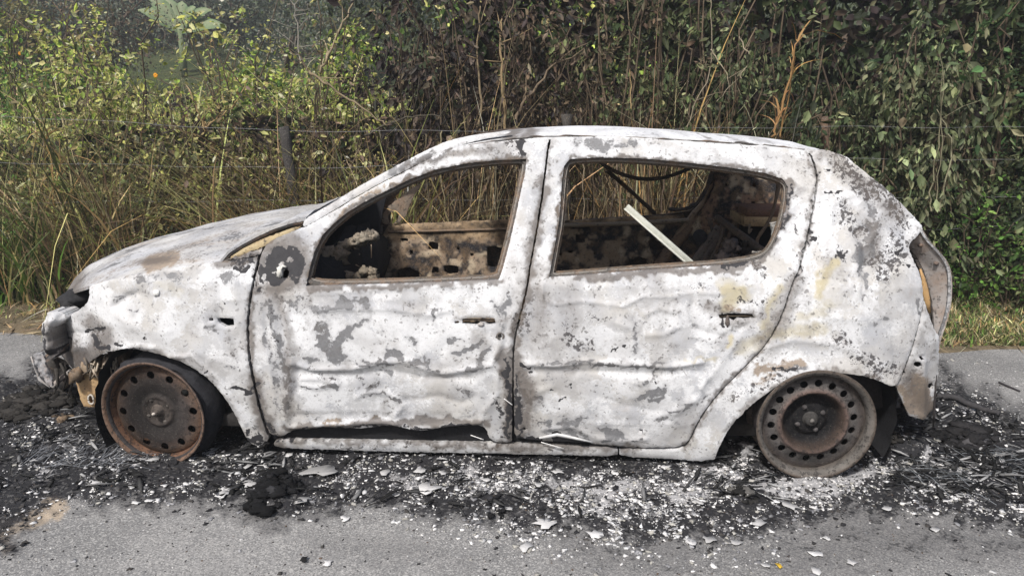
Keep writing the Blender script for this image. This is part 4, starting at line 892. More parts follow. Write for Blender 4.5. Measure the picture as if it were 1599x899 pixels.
outer = smooth_line([(1441,360),(1449,374),(1465,391),(1475,403),(1483,417),(1486,436),(1484.5,474),(1478,501),(1468,527),(1466,545)], 1, False)
def flange_bend(V2, W):
    d = dist_line(V2, outer); W[:, 1] += .05*np.clip(d/26, 0, 1)**1.4-.012*np.exp(-(d/3.5)**2); return W
panel('tailgate_flange', np.concatenate([outer, inner[::-1]]), [], tg, M_burnt, flat_y=2.925, thick=.012, col=(.34, .315, .30), step=3, rag=.1, sm=False, extra=flange_bend, dent=.3, label='grey pressed side flange of the tailgate')
for px_, py_ in ((1437, 383), (1462, 411)):
    mm = MB(); mm.blob(onY(px_, py_, 2.94), (.009, .008, .007), .3, px_, (.16, .12, .1)); mm.build('bolt', M_burnt, tg)
panel('lamp_recess', [(1415,380),(1427,380),(1438,396),(1450,416),(1460,440),(1466,470),(1468,500),(1468,535),(1440,520),(1430,470),(1428,430)], [], car, M_burnt, flat_y=3.02, col=(.035, .033, .033), thick=.02)
L = arr([(1428,398),(1440,418),(1448,440),(1453,465),(1455,490),(1458,515)]); L = densify(smooth_line(L, 2, False), 3.2, False)
m = MB()
for i_, (a_, b_) in enumerate(L): m.box(onY(a_, b_, 2.985), (.024, .006, .004), col=(.10, .095, .09))
m.build('ribbed_seal', M_burnt, car)
m = MB(); L = arr([(1437,420),(1442,436),(1444,452),(1448,470),(1451,488)]); m.tube(onY(L[:, 0], L[:, 1], np.full(5, 2.875)), [.004, .008, .014, .012, .006], 8, (.45, .28, .12), flat=.5); m.build('rust_edge', M_burnt, car)
# boot seen through the rear opening of the quarter
m = MB(); m.box((1.36, YC, .55), (.04, 1.2, .5), col=(.08, .06, .05)); m.build('rear_bulkhead', M_burnt, car)

# far door trims with their openings, seen through the windows
def far_panel(name, poly, holes, Y, col, step=3.5, label=None, thick=.02, rag=.5, tan_y=None):
    o = panel(name, poly, holes, car, M_inner, step=step, flat_y=Y, thick=thick, rag=rag, col=col, dent=3.0, label=label)
    me = o.data; n = len(me.vertices); V = np.empty(n*3, np.float32); me.vertices.foreach_get('co', V); V = V.reshape(-1, 3)
    px_, py_ = proj(V); P = np.stack([px_, py_], 1); P = P+np.stack([vnoise(P, 6, 301)*3, vnoise(P, 6, 302)*3], 1)
    m_ = np.clip((.5*vnoise(P, 24, 303)+.35*vnoise(P, 9, 304)+.3*vnoise(P, 4.5, 308)-.04)*6+.5, 0, 1)[:, None]
    c = arr((.015, .015, .019))*(1-m_)+arr(col)*2.6*m_
    w_ = np.clip(vnoise(P, 11, 305)*4-1.6, 0, 1)[:, None]; c = c*(1-w_)+arr((.48, .39, .28))*w_
    if tan_y:
        t_ = np.clip((tan_y-P[:, 1]+5*vnoise(P, 14, 306))/7+.5, 0, 1)[:, None]; tb = np.clip(.62+.7*vnoise(P*arr([.5, 1]), 9, 307)+.3*vnoise(P, 4, 309), .05, 1.1)[:, None]; c = c*(1-t_)+arr((.40, .29, .18))*tb*t_
    me.color_attributes['col'].data.foreach_set('color', np.concatenate([c, np.ones((n, 1))], 1).astype(np.float32).ravel())
    return o
M_inner = make_burnt('scorched_door_inner', (.22, .145, .08), .8, .6)
def rr(cx, cy, w_, h_): return [(cx-w_, cy-h_), (cx, cy-h_*1.05), (cx+w_, cy-h_), (cx+w_*1.05, cy), (cx+w_, cy+h_), (cx, cy+h_*1.05), (cx-w_, cy+h_), (cx-w_*1.05, cy)]
YF = 4.215
far_front = [(596,349),(640,350),(700,347),(770,344),(862,341),(866,450),(862,500),(600,505),(594,440)]
fh = T2((868,592),(890,590),(913,596),(913,628),(890,628),(868,626)), T2((1140,615),(1180,610),(1222,625),(1222,700),(1190,712),(1142,705)), T2((940,700),(980,698),(1010,706),(1006,738),(965,742),(940,728)), T2((778,630),(795,628),(797,650),(780,650)), T2((1000,612),(1012,612),(1012,630),(1000,628)), T2((1064,642),(1078,642),(1078,658),(1064,658)), T2((720,720),(780,708),(825,730),(832,790),(715,790)), T2((885,706),(915,706),(915,735),(885,735)), T2((735,575),(770,572),(772,588),(737,588))
fdp = far_panel('far_front_door_inner', far_front, list(fh), YF, (.125, .095, .068), label='scorched inner panel of the far front door, tan above and black below', tan_y=374)
far_rear = [(866,346),(900,345),(960,341),(1040,338),(1078,335),(1060,380),(1030,430),(1005,470),(1000,500),(868,500)]
rh = T3((176,560),(200,560),(222,562),(222,598),(198,600),(176,598)), T3((415,715),(430,680),(470,660),(505,672),(520,700),(512,735),(440,740)), T3((555,655),(580,655),(580,668),(556,668)), T3((100,645),(112,645),(112,660),(100,660)), T3((260,640),(272,640),(270,652),(260,652)), T3((515,590),(540,575),(600,620),(560,635),(530,630)), T3((140,632),(165,632),(165,645),(140,645))
rdp = far_panel('far_rear_door_inner', far_rear, list(rh), YF, (.125, .095, .065), label='scorched inner panel of the far rear door', tan_y=352)
def beam(name, pts, Y, r, col, mat=None, n=8, noise=.1, flat=1.0, parent=car, label=None):
    P = arr(pts); P = P if len(P) == 2 else smooth_line(P, 2, False); Yv = np.linspace(*Y, len(P)) if isinstance(Y, tuple) else np.full(len(P), Y)
    mm = MB(); mm.tube(onY(P[:, 0], P[:, 1], Yv), r, n, col, noise, flat); o = mm.build(name, mat or M_burnt, parent)
    if label: o['label'] = label
    return o
# belt reinforcement (tan) and rails
beam('belt_rail', [(606,362),(700,360),(800,357),(860,356)], YF-.008, .014, (.15, .11, .075), flat=.5, noise=.05, parent=fdp)
beam('belt_rail', [(866,352),(960,350),(1040,346),(1075,344)], YF-.04, .026, (.26, .21, .15), flat=.5, noise=.05, parent=rdp)
for pts, pr in ((T2((690,600),(760,640),(850,640),(960,660)), fdp), (T2((870,690),(940,680),(1010,660),(1100,680)), fdp), (T2((1120,600),(1230,610)), fdp), (T3((110,650),(230,640),(330,600),(450,560)), rdp), (T3((280,545),(420,545),(600,560)), rdp)):
    pass
for c_, s_ in (((630, 430), 1), ((600, 418), 2), ((700, 432), 3), ((665, 410), 4)): pass
# soot-bubbled mirror corner and pillar on the far side
panel('far_mirror_corner', [(594,352),(598,330),(622,309),(648,291),(660,287),(640,315),(632,346)], [T2((675,480),(685,455),(708,448),(728,462),(722,490),(700,508),(680,505))], car, M_burnt, flat_y=4.2, col=(.20, .165, .13), step=4)
beam('far_pillar_edge', [(592,352),(592,400),(598,440)], 4.1, .02, (.035, .03, .03))
panel('scuttle_side', [(500,452),(497,392),(520,352),(548,330),(594,306),(604,303),(597,332),(592,360),(598,452)], [], car, M_char, flat_y=4.05, col=(.016, .016, .019), step=9, label='soot-black windscreen corner')
# crusted dashboard remains
m = MB()
def lump(pts, Y, rads, col, seed):
    P = smooth_line(pts, 1, False); C = onY(P[:, 0], P[:, 1], np.full(len(P), Y)); rads = np.interp(np.linspace(0, 1, len(P)), np.linspace(0, 1, len(rads)), rads)
    for i, c_ in enumerate(C):
        m.blob(c_+rng.normal(0, .006, 3), arr([1, 1.2, .8])*rads[i]*.8, .55, seed+i, arr(col)*rng.uniform(.35, .95), n=18, fr=3.4)
lump(T2((345,650),(400,655),(440,665)), 3.30, [.035, .05, .055], (.33, .27, .20), 100)
lump(T2((440,630),(500,600),(560,570),(600,565)), 3.38, [.032, .038, .040, .034], (.33, .29, .23), 120)
lump(T2((370,700),(410,720),(420,780),(350,790)), 3.28, [.04, .05, .05, .05], (.34, .27, .19), 140)
lump(T2((440,760),(520,755),(580,730),(612,740),(620,790)), 3.26, [.03, .032, .034, .032, .028], (.32, .27, .20), 160)
lump(T2((500,700),(520,690),(500,740)), 3.5, [.03, .02, .03], (.2, .17, .13), 180)
m.build('dashboard_remains', M_crust, car)['kind'] = 'stuff'
beam('dashboard_crossbar', T2((350,690),(480,690),(620,640)), (3.4, 4.1), .022, (.08, .07, .06))
for k_ in range(14):
    m = MB(); x0, y0 = T2((rng.uniform(330, 640), rng.uniform(600, 790)))[0]; Yk = rng.uniform(3.2, 3.7)
    m.tube([onY(x0, y0, Yk), onY(x0+rng.uniform(-8, 8), y0+rng.uniform(2, 10), Yk), onY(x0+rng.uniform(-14, 14), y0+rng.uniform(6, 22), Yk)], rng.uniform(.002, .004), 5, (.2, .16, .12), .3); m.build('hanging_wire', M_burnt, car)

# rear: loose white rail, struts, cables, shelf bracket, belts
m = MB(); a_ = onY(979, 322, 2.98); b_ = onY(1086, 416, 2.86); d_ = (b_-a_); L_ = np.linalg.norm(d_); x_ = d_/L_; y_ = np.cross([0, 0, 1.], x_); y_ /= np.linalg.norm(y_); z_ = np.cross(x_, y_)
m.box((a_+b_)/2, (L_, .012, .020), np.stack([x_, y_, z_], 1), (.42, .43, .38)); m.box((a_+b_)/2-y_*.006-z_*.011, (L_, .02, .005), np.stack([x_, y_, z_], 1), (.5, .5, .45))
o = m.build('window_guide_rail', M_col, car); o['label'] = 'pale loose metal rail leaning across the rear window'
beam('roof_strut', T3((330,265),(440,360),(545,458)), (3.9, 4.1), .016, (.07, .055, .045), noise=.1, flat=.6)
beam('roof_cable', T3((270,205),(330,250),(430,292),(540,303),(640,280),(740,232)), (3.2, 3.6), .009, (.03, .027, .025), label='charred cable sagging from the roof')
beam('roof_cable', T3((610,440),(700,440),(770,395),(820,250)), 4.15, .010, (.045, .038, .035), noise=.3)
beam('far_rear_pillar', T3((860,250),(820,380),(740,490),(620,620),(560,720)), (4.28, 4.12), .045, (.19, .13, .085), flat=.6, n=10)
beam('far_rear_pillar_edge', T3((835,245),(790,380),(700,500),(590,640)), 4.18, .014, (.30, .22, .15), noise=.25)
ri = [T3(p)[0] for p in ((850,240),(1000,250),(1200,290),(1200,500),(1190,760),(560,760),(640,620),(740,500),(820,370))]
rhl = [T3(*p) for p in (((745,570),(765,540),(790,555),(785,590),(760,600)), ((1005,320),(1025,320),(1025,338),(1005,338)), ((875,318),(890,318),(890,332),(875,332)), ((1000,402),(1020,402),(1020,420),(1000,420)), ((925,425),(938,425),(938,437),(925,437)))]
far_panel('quarter_inner', ri, rhl, 4.14, (.10, .062, .042), label='rust-brown inner wall of the far rear quarter')
m = MB()
c_ = onY(*T3((1050, 480))[0], 3.95)
m.box(c_, (.27, .30, .05), col=(.50, .36, .20)); m.box(c_+arr([0, -.02, .045]), (.24, .26, .04), np.eye(3), (.17, .09, .06)); m.build('shelf_bracket', M_burnt, car)
m = MB(); m.box(onY(*T3((1030, 590))[0], 4.05), (.2, .02, .30), col=(.012, .012, .013)); m.build('dark_plate', M_char, car)  # flat black plate below the shelf bracket
beam('rear_strut', T3((840,480),(920,540),(1050,635)), (3.9, 3.3), .018, (.09, .075, .065), noise=.08)
for pts, Y_, r_, cl in ((T3((1130,300),(1110,420),(1080,500),(1020,580),(1030,620),(1060,640)), 3.5, .008, (.2, .15, .11)), (T3((1100,500),(1112,560),(1105,620)), 3.05, .014, (.42, .43, .42)), (T3((1000,640),(1060,640),(1080,620)), 3.2, .005, (.45, .43, .4)),
        (T3((870,500),(860,580),(800,700)), 3.9, .012, (.12, .10, .08)), (T3((900,540),(880,620),(920,650)), 3.85, .008, (.1, .07, .05)), (T3((990,510),(985,560),(1000,530)), 3.6, .005, (.2, .17, .14)), (T3((800,480),(830,600),(780,710)), 4.0, .010, (.1, .09, .08)), (T3((920,560),(950,480),(930,430)), 4.0, .007, (.14, .09, .06))):
    beam('burnt_cable', pts, Y_, r_, cl, noise=.15)
m = MB(); m.box(onY(*T3((755, 660))[0], 4.0), (.05, .03, .38), [[.85, 0, .53], [0, 1, 0], [-.53, 0, .85]], (.20, .18, .165)); m.box(onY(*T3((800, 640))[0], 3.95), (.03, .03, .34), [[.9, 0, .43], [0, 1, 0], [-.43, 0, .9]], (.14, .12, .11)); m.build('inner_pillar_plate', M_burnt, car)
m = MB(); m.lathe([(.0, -.02), (.03, -.02), (.035, .0), (.035, .04)], onY(*T3((762, 568))[0], 3.98), np.eye(3), 18, (.04, .04, .045)); m.build('belt_reel', M_char, car)
m = MB()
for k_ in range(30):
    x0, y0 = T3((rng.uniform(830, 1080), rng.uniform(600, 700)))[0]; m.blob(onY(x0, y0, rng.uniform(3.3, 4.0)), rng.uniform(.012, .035), .6, 200+k_, arr([1, .85, .8])*rng.uniform(.02, .16))
m.build('interior_debris', M_char, car)['kind'] = 'stuff'

# ================================================================== GROUND
def axis(lo, hi, step, far, n):
    a = np.arange(lo, hi+step/2, step); g = np.geomspace(step, far, n)
    return np.concatenate([lo-g[::-1], a, hi+g])
BURN = [(-60,600),(0,585),(30,600),(60,560),(150,600),(400,620),(1100,560),(1420,560),(1490,585),(1475,600),(1560,622),(1640,700),(1700,800),(1599,832),(1480,812),(1340,800),(1240,820),(1150,845),(1050,850),(960,838),(860,830),(760,818),(700,808),(620,792),(560,790),(480,800),(430,812),(390,795),(300,775),(200,785),(120,780),(60,800),(10,860),(-60,900)]
ASH = [([(500,735),(620,750),(720,765)], 24, .66), ([(720,745),(900,775),(1100,770)], 34, .82), ([(1100,730),(1180,740),(1300,760)], 34, .95), ([(1330,740),(1420,720),(1500,735)], 26, .98), ([(1500,730),(1599,740)], 30, .6), ([(1440,770),(1599,800)], 26, .45),
       ([(860,800),(1000,820),(1150,800)], 34, .55), ([(60,740),(110,700),(180,690)], 20, .75), ([(0,690),(80,680)], 14, .45), ([(90,735),(160,715),(220,720)], 14, .7), ([(300,715),(330,700),(360,720)], 16, .8), ([(380,740),(440,730),(500,745)], 16, .5), ([(150,770),(300,765)], 14, .4),
       ([(20,650),(60,640),(100,655)], 12, .6), ([(620,640),(700,760)], 30, .3), ([(1470,560),(1480,620),(1520,640)], 22, .5), ([(1540,590),(1599,640)], 40, .32), ([(1450,680),(1540,690)], 26, .55), ([(640,800),(900,850),(1200,860)], 22, .32), ([(430,770)], 20, .0)]
SAND = [([(0,835),(40,815),(85,795)], 16, 1.15), ([(30,820),(90,790)], 10, .9), ([(0,860),(10,850)], 10, .6)]
LUMP = [([(432,778)], 26, .045), ([(0,610),(60,630),(120,640)], 22, .04), ([(60,660),(130,680)], 20, .03), ([(1390,640),(1420,690)], 30, .06), ([(1480,640),(1520,680)], 24, .03), ([(1140,690),(1170,720)], 18, .03), ([(1160,775)], 12, .02), ([(770,795)], 12, .02), ([(1550,745)], 30, .02), ([(560,720),(900,728)], 12, .015)]
gx = axis(-3.9, 3.6, .014, 400, 26); gy = np.concatenate([-np.geomspace(.2, 60, 14)[::-1]+1.3, np.arange(1.3, 3.3, .014), np.arange(3.3, 4.9, .04), 4.9+np.geomspace(.1, 400, 22)])
X, Y = np.meshgrid(gx, gy); G = np.stack([X.ravel(), Y.ravel(), np.zeros(X.size)], 1)
vis = (G[:, 1] > 1.0) & (np.abs(G[:, 0]) < 6) & (G[:, 1] < 6)
pxg = np.stack(proj(G), 1); Pv = pxg[vis]
def sdist(P, poly):
    d = dist_line(P, poly, True); return np.where(inside(P, arr(poly)), d, -d)
b = np.zeros(len(G)); a_ = np.zeros(len(G)); s_ = np.zeros(len(G)); l_ = np.zeros(len(G))
wp = Pv + np.stack([vnoise(Pv, 26, 81)*14+vnoise(Pv, 9, 82)*5, vnoise(Pv, 26, 83)*9+vnoise(Pv, 9, 84)*4], 1)
b[vis] = np.clip(.5+sdist(wp, BURN)/56+.25*vnoise(Pv, 12, 85), 0, 1); a_[vis] = field(wp, ASH)*np.clip(.72+.7*vnoise(Pv*arr([.55, 1]), 20, 86)+.35*vnoise(Pv, 8, 87), .1, 1.25)
b[vis] = np.maximum(b[vis], field(wp, [([(900,850),(1150,870),(1400,850),(1599,840)], 60, .36), ([(1300,830),(1599,850)], 26, .42), ([(500,850),(800,880)], 30, .22)])); s_[vis] = field(wp, SAND); l_[vis] = field(wp, LUMP)
far_ = G[:, 1] > 3.1
b[far_ & vis & (np.abs(G[:, 0]) < 1.7)] = np.maximum(b[far_ & vis & (np.abs(G[:, 0]) < 1.7)], .8)*np.clip((4.5-G[far_ & vis & (np.abs(G[:, 0]) < 1.7), 1])/.4, 0, 1)
rough_ = np.clip(b*1.3-.2, 0, 1)
q2 = G[:, :2]*100
G[:, 2] = l_*(1+.5*vnoise(q2, 6, 91)) + rough_*(.010*np.abs(vnoise(q2, 7, 92))+.006*vnoise(q2, 3.2, 93)) + a_*.006*vnoise(q2, 4, 94)
G[~vis, 2] = 0; G[:, 2] = np.maximum(G[:, 2], -.004)
nJ = len(gx); ii, jj = np.meshgrid(np.arange(len(gy)-1), np.arange(nJ-1), indexing='ij'); i0 = (ii*nJ+jj).ravel()
GH = G[:, 2].reshape(len(gy), nJ)
def ground_z(x, y):
    i = np.clip(np.searchsorted(gx, x)-1, 0, len(gx)-2); j = np.clip(np.searchsorted(gy, y)-1, 0, len(gy)-2)
    return np.maximum(np.maximum(GH[j, i], GH[j+1, i+1]), np.maximum(GH[j+1, i], GH[j, i+1]))
road = mesh_np('road', G, np.stack([i0, i0+1, i0+nJ+1, i0+nJ], 1), M_road, None, {'burn': np.stack([b, a_, s_], 1)})
tag(road, kind='structure')

# verge and field behind
def edge_y(x): return 4.36+.02*x*0 + .05*np.sin(x*2.3)+.03*np.sin(x*7.1+1) + np.where(x < -1.5, .06*(-1.5-x), 0)
def terr_z(x, y):
    d = y-edge_y(x)
    z = .035*np.clip(d/.25, 0, 1) + .05*np.clip(d-.3, 0, 1) + .03*vnoise(np.stack([x, y], -1).reshape(-1, 2), .3, 95).reshape(np.shape(x))*np.clip(d, 0, 1)
    z = z + np.where(y > 6.4, (y-6.4)*.17, 0) + np.where(y > 17, (y-17)*.06, 0) + np.where(y > 40, (y-40)*.10, 0)
    return z
tx = axis(-8, 8, .08, 300, 22); td = np.concatenate([[-.06, 0, .03, .06, .1, .15], np.arange(.2, 3, .08), np.geomspace(3, 300, 50)])
X, D = np.meshgrid(tx, td); Yt = edge_y(X)+D; Z = terr_z(X, Yt); Z[0] = -.03; Z[1] = .004; Z[2:4] += rng.uniform(0, .012, (2, len(tx)))
V = np.stack([X, Yt, Z], -1).reshape(-1, 3); nJ = len(tx); ii, jj = np.meshgrid(np.arange(len(td)-1), np.arange(nJ-1), indexing='ij'); i0 = (ii*nJ+jj).ravel()
ver = np.stack([i0, i0+1, i0+nJ+1, i0+nJ], 1); yy = V[i0, 1]
near = yy < 7.2
def sub(name, f, mat):
    u, inv = np.unique(f, return_inverse=True); o = mesh_np(name, V[u], inv.reshape(f.shape), mat); tag(o, kind='structure'); return o
sub('verge', ver[near], M_soil); sub('hillside', ver[~near], M_hill)

# ================================================================== VEGETATION
def blades(base, h, az, lean, width, col, K=5, droop=0.0, tilt=0.0, twist=None):
    """base (N,3); curved tapering ribbons"""
    N = len(base); t = np.linspace(0, 1, K+1)[None, :, None]
    h = np.broadcast_to(h, (N,))[:, None, None]; lean = np.broadcast_to(lean, (N,))[:, None, None]; droop = np.broadcast_to(droop, (N,))[:, None, None]
    d = np.stack([np.cos(az), np.sin(az), 0*az], 1)[:, None]
    C = base[:, None]+np.array([0, 0, 1.])*(h*(t-droop*t**2.5)) + d*(lean*h*(.35*t+.65*t**2))
    fa = az+math.pi/2+rng.normal(0, .7, N) if twist is None else twist
    s_ = np.stack([np.cos(fa), np.sin(fa), rng.normal(0, .2, N)], 1)[:, None]
    wv = np.broadcast_to(width, (N,))[:, None, None]*(np.clip(1.05-t**1.6, .04, 1))*(.6+.4*np.clip(t*5, 0, 1))
    V = np.stack([C-s_*wv/2, C+s_*wv/2], 2).reshape(-1, 3)
    n0 = (np.arange(N)*(K+1)*2)[:, None]+(np.arange(K)*2)[None]
    q = np.stack([n0, n0+1, n0+3, n0+2], -1).reshape(-1, 4)
    c = np.repeat(col, (K+1)*2, axis=0)
    return V, q, c
def leaves(pos, dirv, nrm, L, W, col, fold=.25):
    N = len(pos); L = np.broadcast_to(L, (N,))[:, None]; W = np.broadcast_to(W, (N,))[:, None]
    dirv = dirv/(np.linalg.norm(dirv, axis=1)[:, None]+1e-9); s_ = np.cross(dirv, nrm); s_ /= np.linalg.norm(s_, axis=1)[:, None]+1e-9; n = np.cross(s_, dirv)
    P = np.stack([pos, pos+dirv*L*.42-n*W*fold, pos+dirv*L-n*L*.12, pos+dirv*L*.36-s_*W/2, pos+dirv*L*.36+s_*W/2, pos+dirv*L*.72-s_*W*.33-n*L*.04, pos+dirv*L*.72+s_*W*.33-n*L*.04], 1).reshape(-1, 3)
    b = np.arange(N)[:, None]*7
    q = np.concatenate([b+arr([0, 1, 5, 3]).astype(int)[None], b+arr([0, 4, 6, 1]).astype(int)[None]]); t = np.concatenate([b+arr([1, 2, 5]).astype(int)[None], b+arr([1, 6, 2]).astype(int)[None]])
    return P, q, t, np.repeat(col, 7, axis=0)
def pal(p, n, var=.25):
    p = arr(p); c = p[rng.integers(0, len(p), n)]; return np.clip(c*rng.uniform(1-var, 1+var, (n, 1))*rng.uniform(.92, 1.08, (n, 3)), 0.003, 1)
DRY = [(.56,.42,.22), (.64,.51,.30), (.44,.32,.17), (.26,.19,.10), (.68,.57,.37), (.60,.37,.15), (.16,.12,.07)]
STRAWG = [(.58,.53,.25), (.42,.45,.16), (.32,.38,.12), (.62,.56,.30)]
GREENB = [(.08,.14,.03), (.11,.18,.04), (.06,.10,.025), (.16,.21,.06)]
OLIVE = [(.08,.105,.04), (.115,.14,.055), (.055,.07,.025), (.16,.17,.08), (.09,.085,.045)]
OLIVEB = [(.34,.36,.10), (.46,.44,.15), (.22,.25,.07), (.58,.53,.23), (.30,.23,.11)]  # olive raised in brightness to put sunlight into the left hedge's leaves
GREYG = [(.10,.13,.06), (.15,.185,.085), (.06,.08,.035), (.25,.27,.14), (.035,.045,.022), (.11,.10,.055)]
BURNT = [(.045,.033,.030), (.07,.05,.04), (.03,.024,.024), (.10,.075,.055), (.055,.05,.04)]
BROWN = [(.11,.08,.05), (.15,.11,.07), (.07,.05,.035), (.19,.15,.10)]
FRESH = [(.09,.19,.035), (.13,.25,.05), (.06,.12,.025), (.19,.31,.07)]
YELG = [(.42,.56,.10), (.55,.62,.13), (.30,.42,.07), (.62,.60,.20), (.66,.58,.28)]  # yellow-green with the clearing's sunlight put into the leaf colour
DARKG = [(.03,.045,.018), (.045,.065,.025), (.02,.03,.014), (.06,.075,.03)]
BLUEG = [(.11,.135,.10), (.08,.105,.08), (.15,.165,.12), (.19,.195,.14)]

def shrub(name, label, x, y, h, r, n, L, pals, cat='shrub', group=None, hang=.6, low=.12, ry=None, nb=None, wr=.55, stem=(.10, .075, .05), flat=0.0):
    """branches rise from the foot, fork and arch; leaves sit along them"""
    z0 = float(terr_z(np.array([x]), np.array([y]))[0]); ry = ry or r*.6
    root = empty(name, (x, y, z0)); tag(root, label, cat, group); vb = rng.uniform(.8, 1.2)
    nb = nb or int(10+h*6); mb = MB(); pos = []; dr = []; wgt = []
    for k_ in range(nb):
        az = rng.uniform(0, 2*math.pi); rr_ = math.sqrt(rng.uniform(0, 1)); top = h*rng.uniform(low+.15, 1.0)
        e = arr([math.cos(az)*rr_*r, math.sin(az)*rr_*ry, top]); f0 = arr([math.cos(az)*.12*r*rng.uniform(.3, 1.5), math.sin(az)*.12*r, 0])
        t = np.linspace(0, 1, 7)[:, None]; mid = f0*(1-t)+e*t; mid[:, 2] = top*(1-(1-t[:, 0])**1.5)
        mid += rng.normal(0, .03*h, (7, 3))*t*(1-t*.3); mid[:, 2] -= .10*h*hang*t[:, 0]**4
        mb.tube(mid+arr([x, y, z0]), np.linspace(.009, .003, 7)*(.6+.3*h), 4, arr(stem)*rng.uniform(.6, 1.5))
        m_ = int(n/nb*rng.uniform(.5, 1.5)); u = rng.uniform(.12, 1, m_)**.8
        p = np.stack([np.interp(u, t[:, 0], mid[:, j]) for j in range(3)], 1)
        # leaves gathered in sprays
        ns = max(2, m_//9); sprc = rng.normal(0, 1, (ns, 3))*arr([.13, .09, .10])*(.5+.5*h); sid = rng.integers(0, ns, m_)
        p = p[sid % len(p)]+sprc[sid]+rng.normal(0, L*.75, (m_, 3))
        p[:, 2] = np.clip(p[:, 2], .02, None)
        pos.append(p); d_ = rng.normal(0, 1, (m_, 3))+sprc[sid]*6; d_[:, 2] -= hang*2.2; dr.append(d_)
    pos = np.concatenate(pos); dr = np.concatenate(dr); N = len(pos)
    nr = rng.normal(0, 1, (N, 3)); nr[:, 2] += 1.0; nr[:, 1] -= 1.3
    c = pal(pals[0], N); 
    if len(pals) > 1:
        k2 = rng.uniform(0, 1, N) < (.5+.5*vnoise(np.stack([pos[:, 0]*100, pos[:, 2]*100], 1), 22, int(abs(x*97+h*31)) % 9999)); c[k2] = pal(pals[1], int(k2.sum()))
    c = np.clip(c*vb*rng.choice([.55, .8, 1.0, 1.25, 1.7], (N, 1)), 0, .6)
    P, q, t, cc = leaves(pos+arr([x, y, z0]), dr, nr, L*(LL := np.clip(rng.lognormal(-.08, .38, N), .4, 1.9)), L*wr*LL*rng.uniform(.35, 1.2, N), c, fold=rng.uniform(.1, .5))
    mesh_np('foliage', P, [q, t], M_leaf, root, {'col': cc}, smooth=False)
    mb.build('stem', M_bark, root)
    return root
def grass(name, label, xs, ys, n, h, pals, width=.009, lean=.45, cat='grass', K=5, droop=.2, clump=.10, nclump=40, hv=.4, azb=None, zoff=0):
    cx = rng.uniform(*xs, nclump); cy = rng.uniform(*ys, nclump); ch = rng.uniform(1-hv, 1+hv*.4, nclump); ca = rng.uniform(0, 2*math.pi, nclump); i = rng.integers(0, nclump, n)
    bx = cx[i]+rng.normal(0, clump, n); by = cy[i]+rng.normal(0, clump*.7, n); by = np.maximum(by, edge_y(bx)+.04)
    bz = terr_z(bx, by)-.01+zoff
    az = rng.uniform(0, 2*math.pi, n) if azb is None else rng.normal(azb, .9, n)
    az = np.where(rng.uniform(0, 1, n) < .4, ca[i]+rng.normal(0, .5, n), az)
    hh = h*ch[i]*rng.uniform(.2, 1.08, n)
    V, q, c = blades(np.stack([bx, by, bz], 1), hh, az, np.minimum(np.abs(rng.normal(lean, lean*.6, n)), max(1.0, lean*1.5) if h > .5 else 99), width*(.35+1.7*rng.uniform(0, 1, n)**2.2), np.clip(pal(pals, n, .3)*np.repeat((rng.uniform(.55, 1.35, nclump)[i]*rng.choice([.5, .8, 1.05, 1.4], n))[:, None], 3, 1), 0, .78), K, rng.uniform(0, droop*2, n))
    o = mesh_np(name, V, q, M_straw, None, {'col': c}, smooth=False); tag(o, label, cat, None, 'stuff'); return o

def wx(px, y): 
    """world x of a picture column at depth y, eye height"""
    return float(onY(px, 300, y)[0])
def zt(py, y): return float(onY(800, py, y)[2])

# dense leaf mass closing the hedge's back, coloured dark as shade in its gaps
def dark_backing(name, label, x0, x1, y0, hfun, seed, col, n, leafL=.06, pals=None):
    cx = rng.uniform(x0, x1, n); top = hfun(cx); cz = rng.uniform(0, 1, n)**.8*top; cy = y0+rng.uniform(0, .9, n)
    N = n; d = rng.normal(0, 1, (N, 3)); d[:, 2] -= .8; nr = rng.normal(0, 1, (N, 3)); nr[:, 1] -= 1
    P, q, t, cc = leaves(np.stack([cx, cy, cz], 1), d, nr, leafL*rng.uniform(.7, 2.0, N), leafL*.8*rng.uniform(.6, 1.4, N), pal(pals or BURNT, N, .4))
    o = mesh_np(name, P, [q, t], M_leaf, None, {'col': cc}, smooth=False); tag(o, label, 'undergrowth', None, 'stuff')
HT = lambda x: np.interp(x, [-8, -4.2, -3.2, -2.4, -1.6, -1.1, -.7, -.3, 8], [1.15, 1.15, 1.3, 1.4, 1.3, 1.3, 2.2, 2.9, 3.2])
dark_backing('hedge_shade_backing', 'dark dead-leaf backing deep inside the roadside hedge, coloured for shade in its gaps', -8, 9, 5.75, HT, 1, None, 30000, .085, BURNT+DARKG)

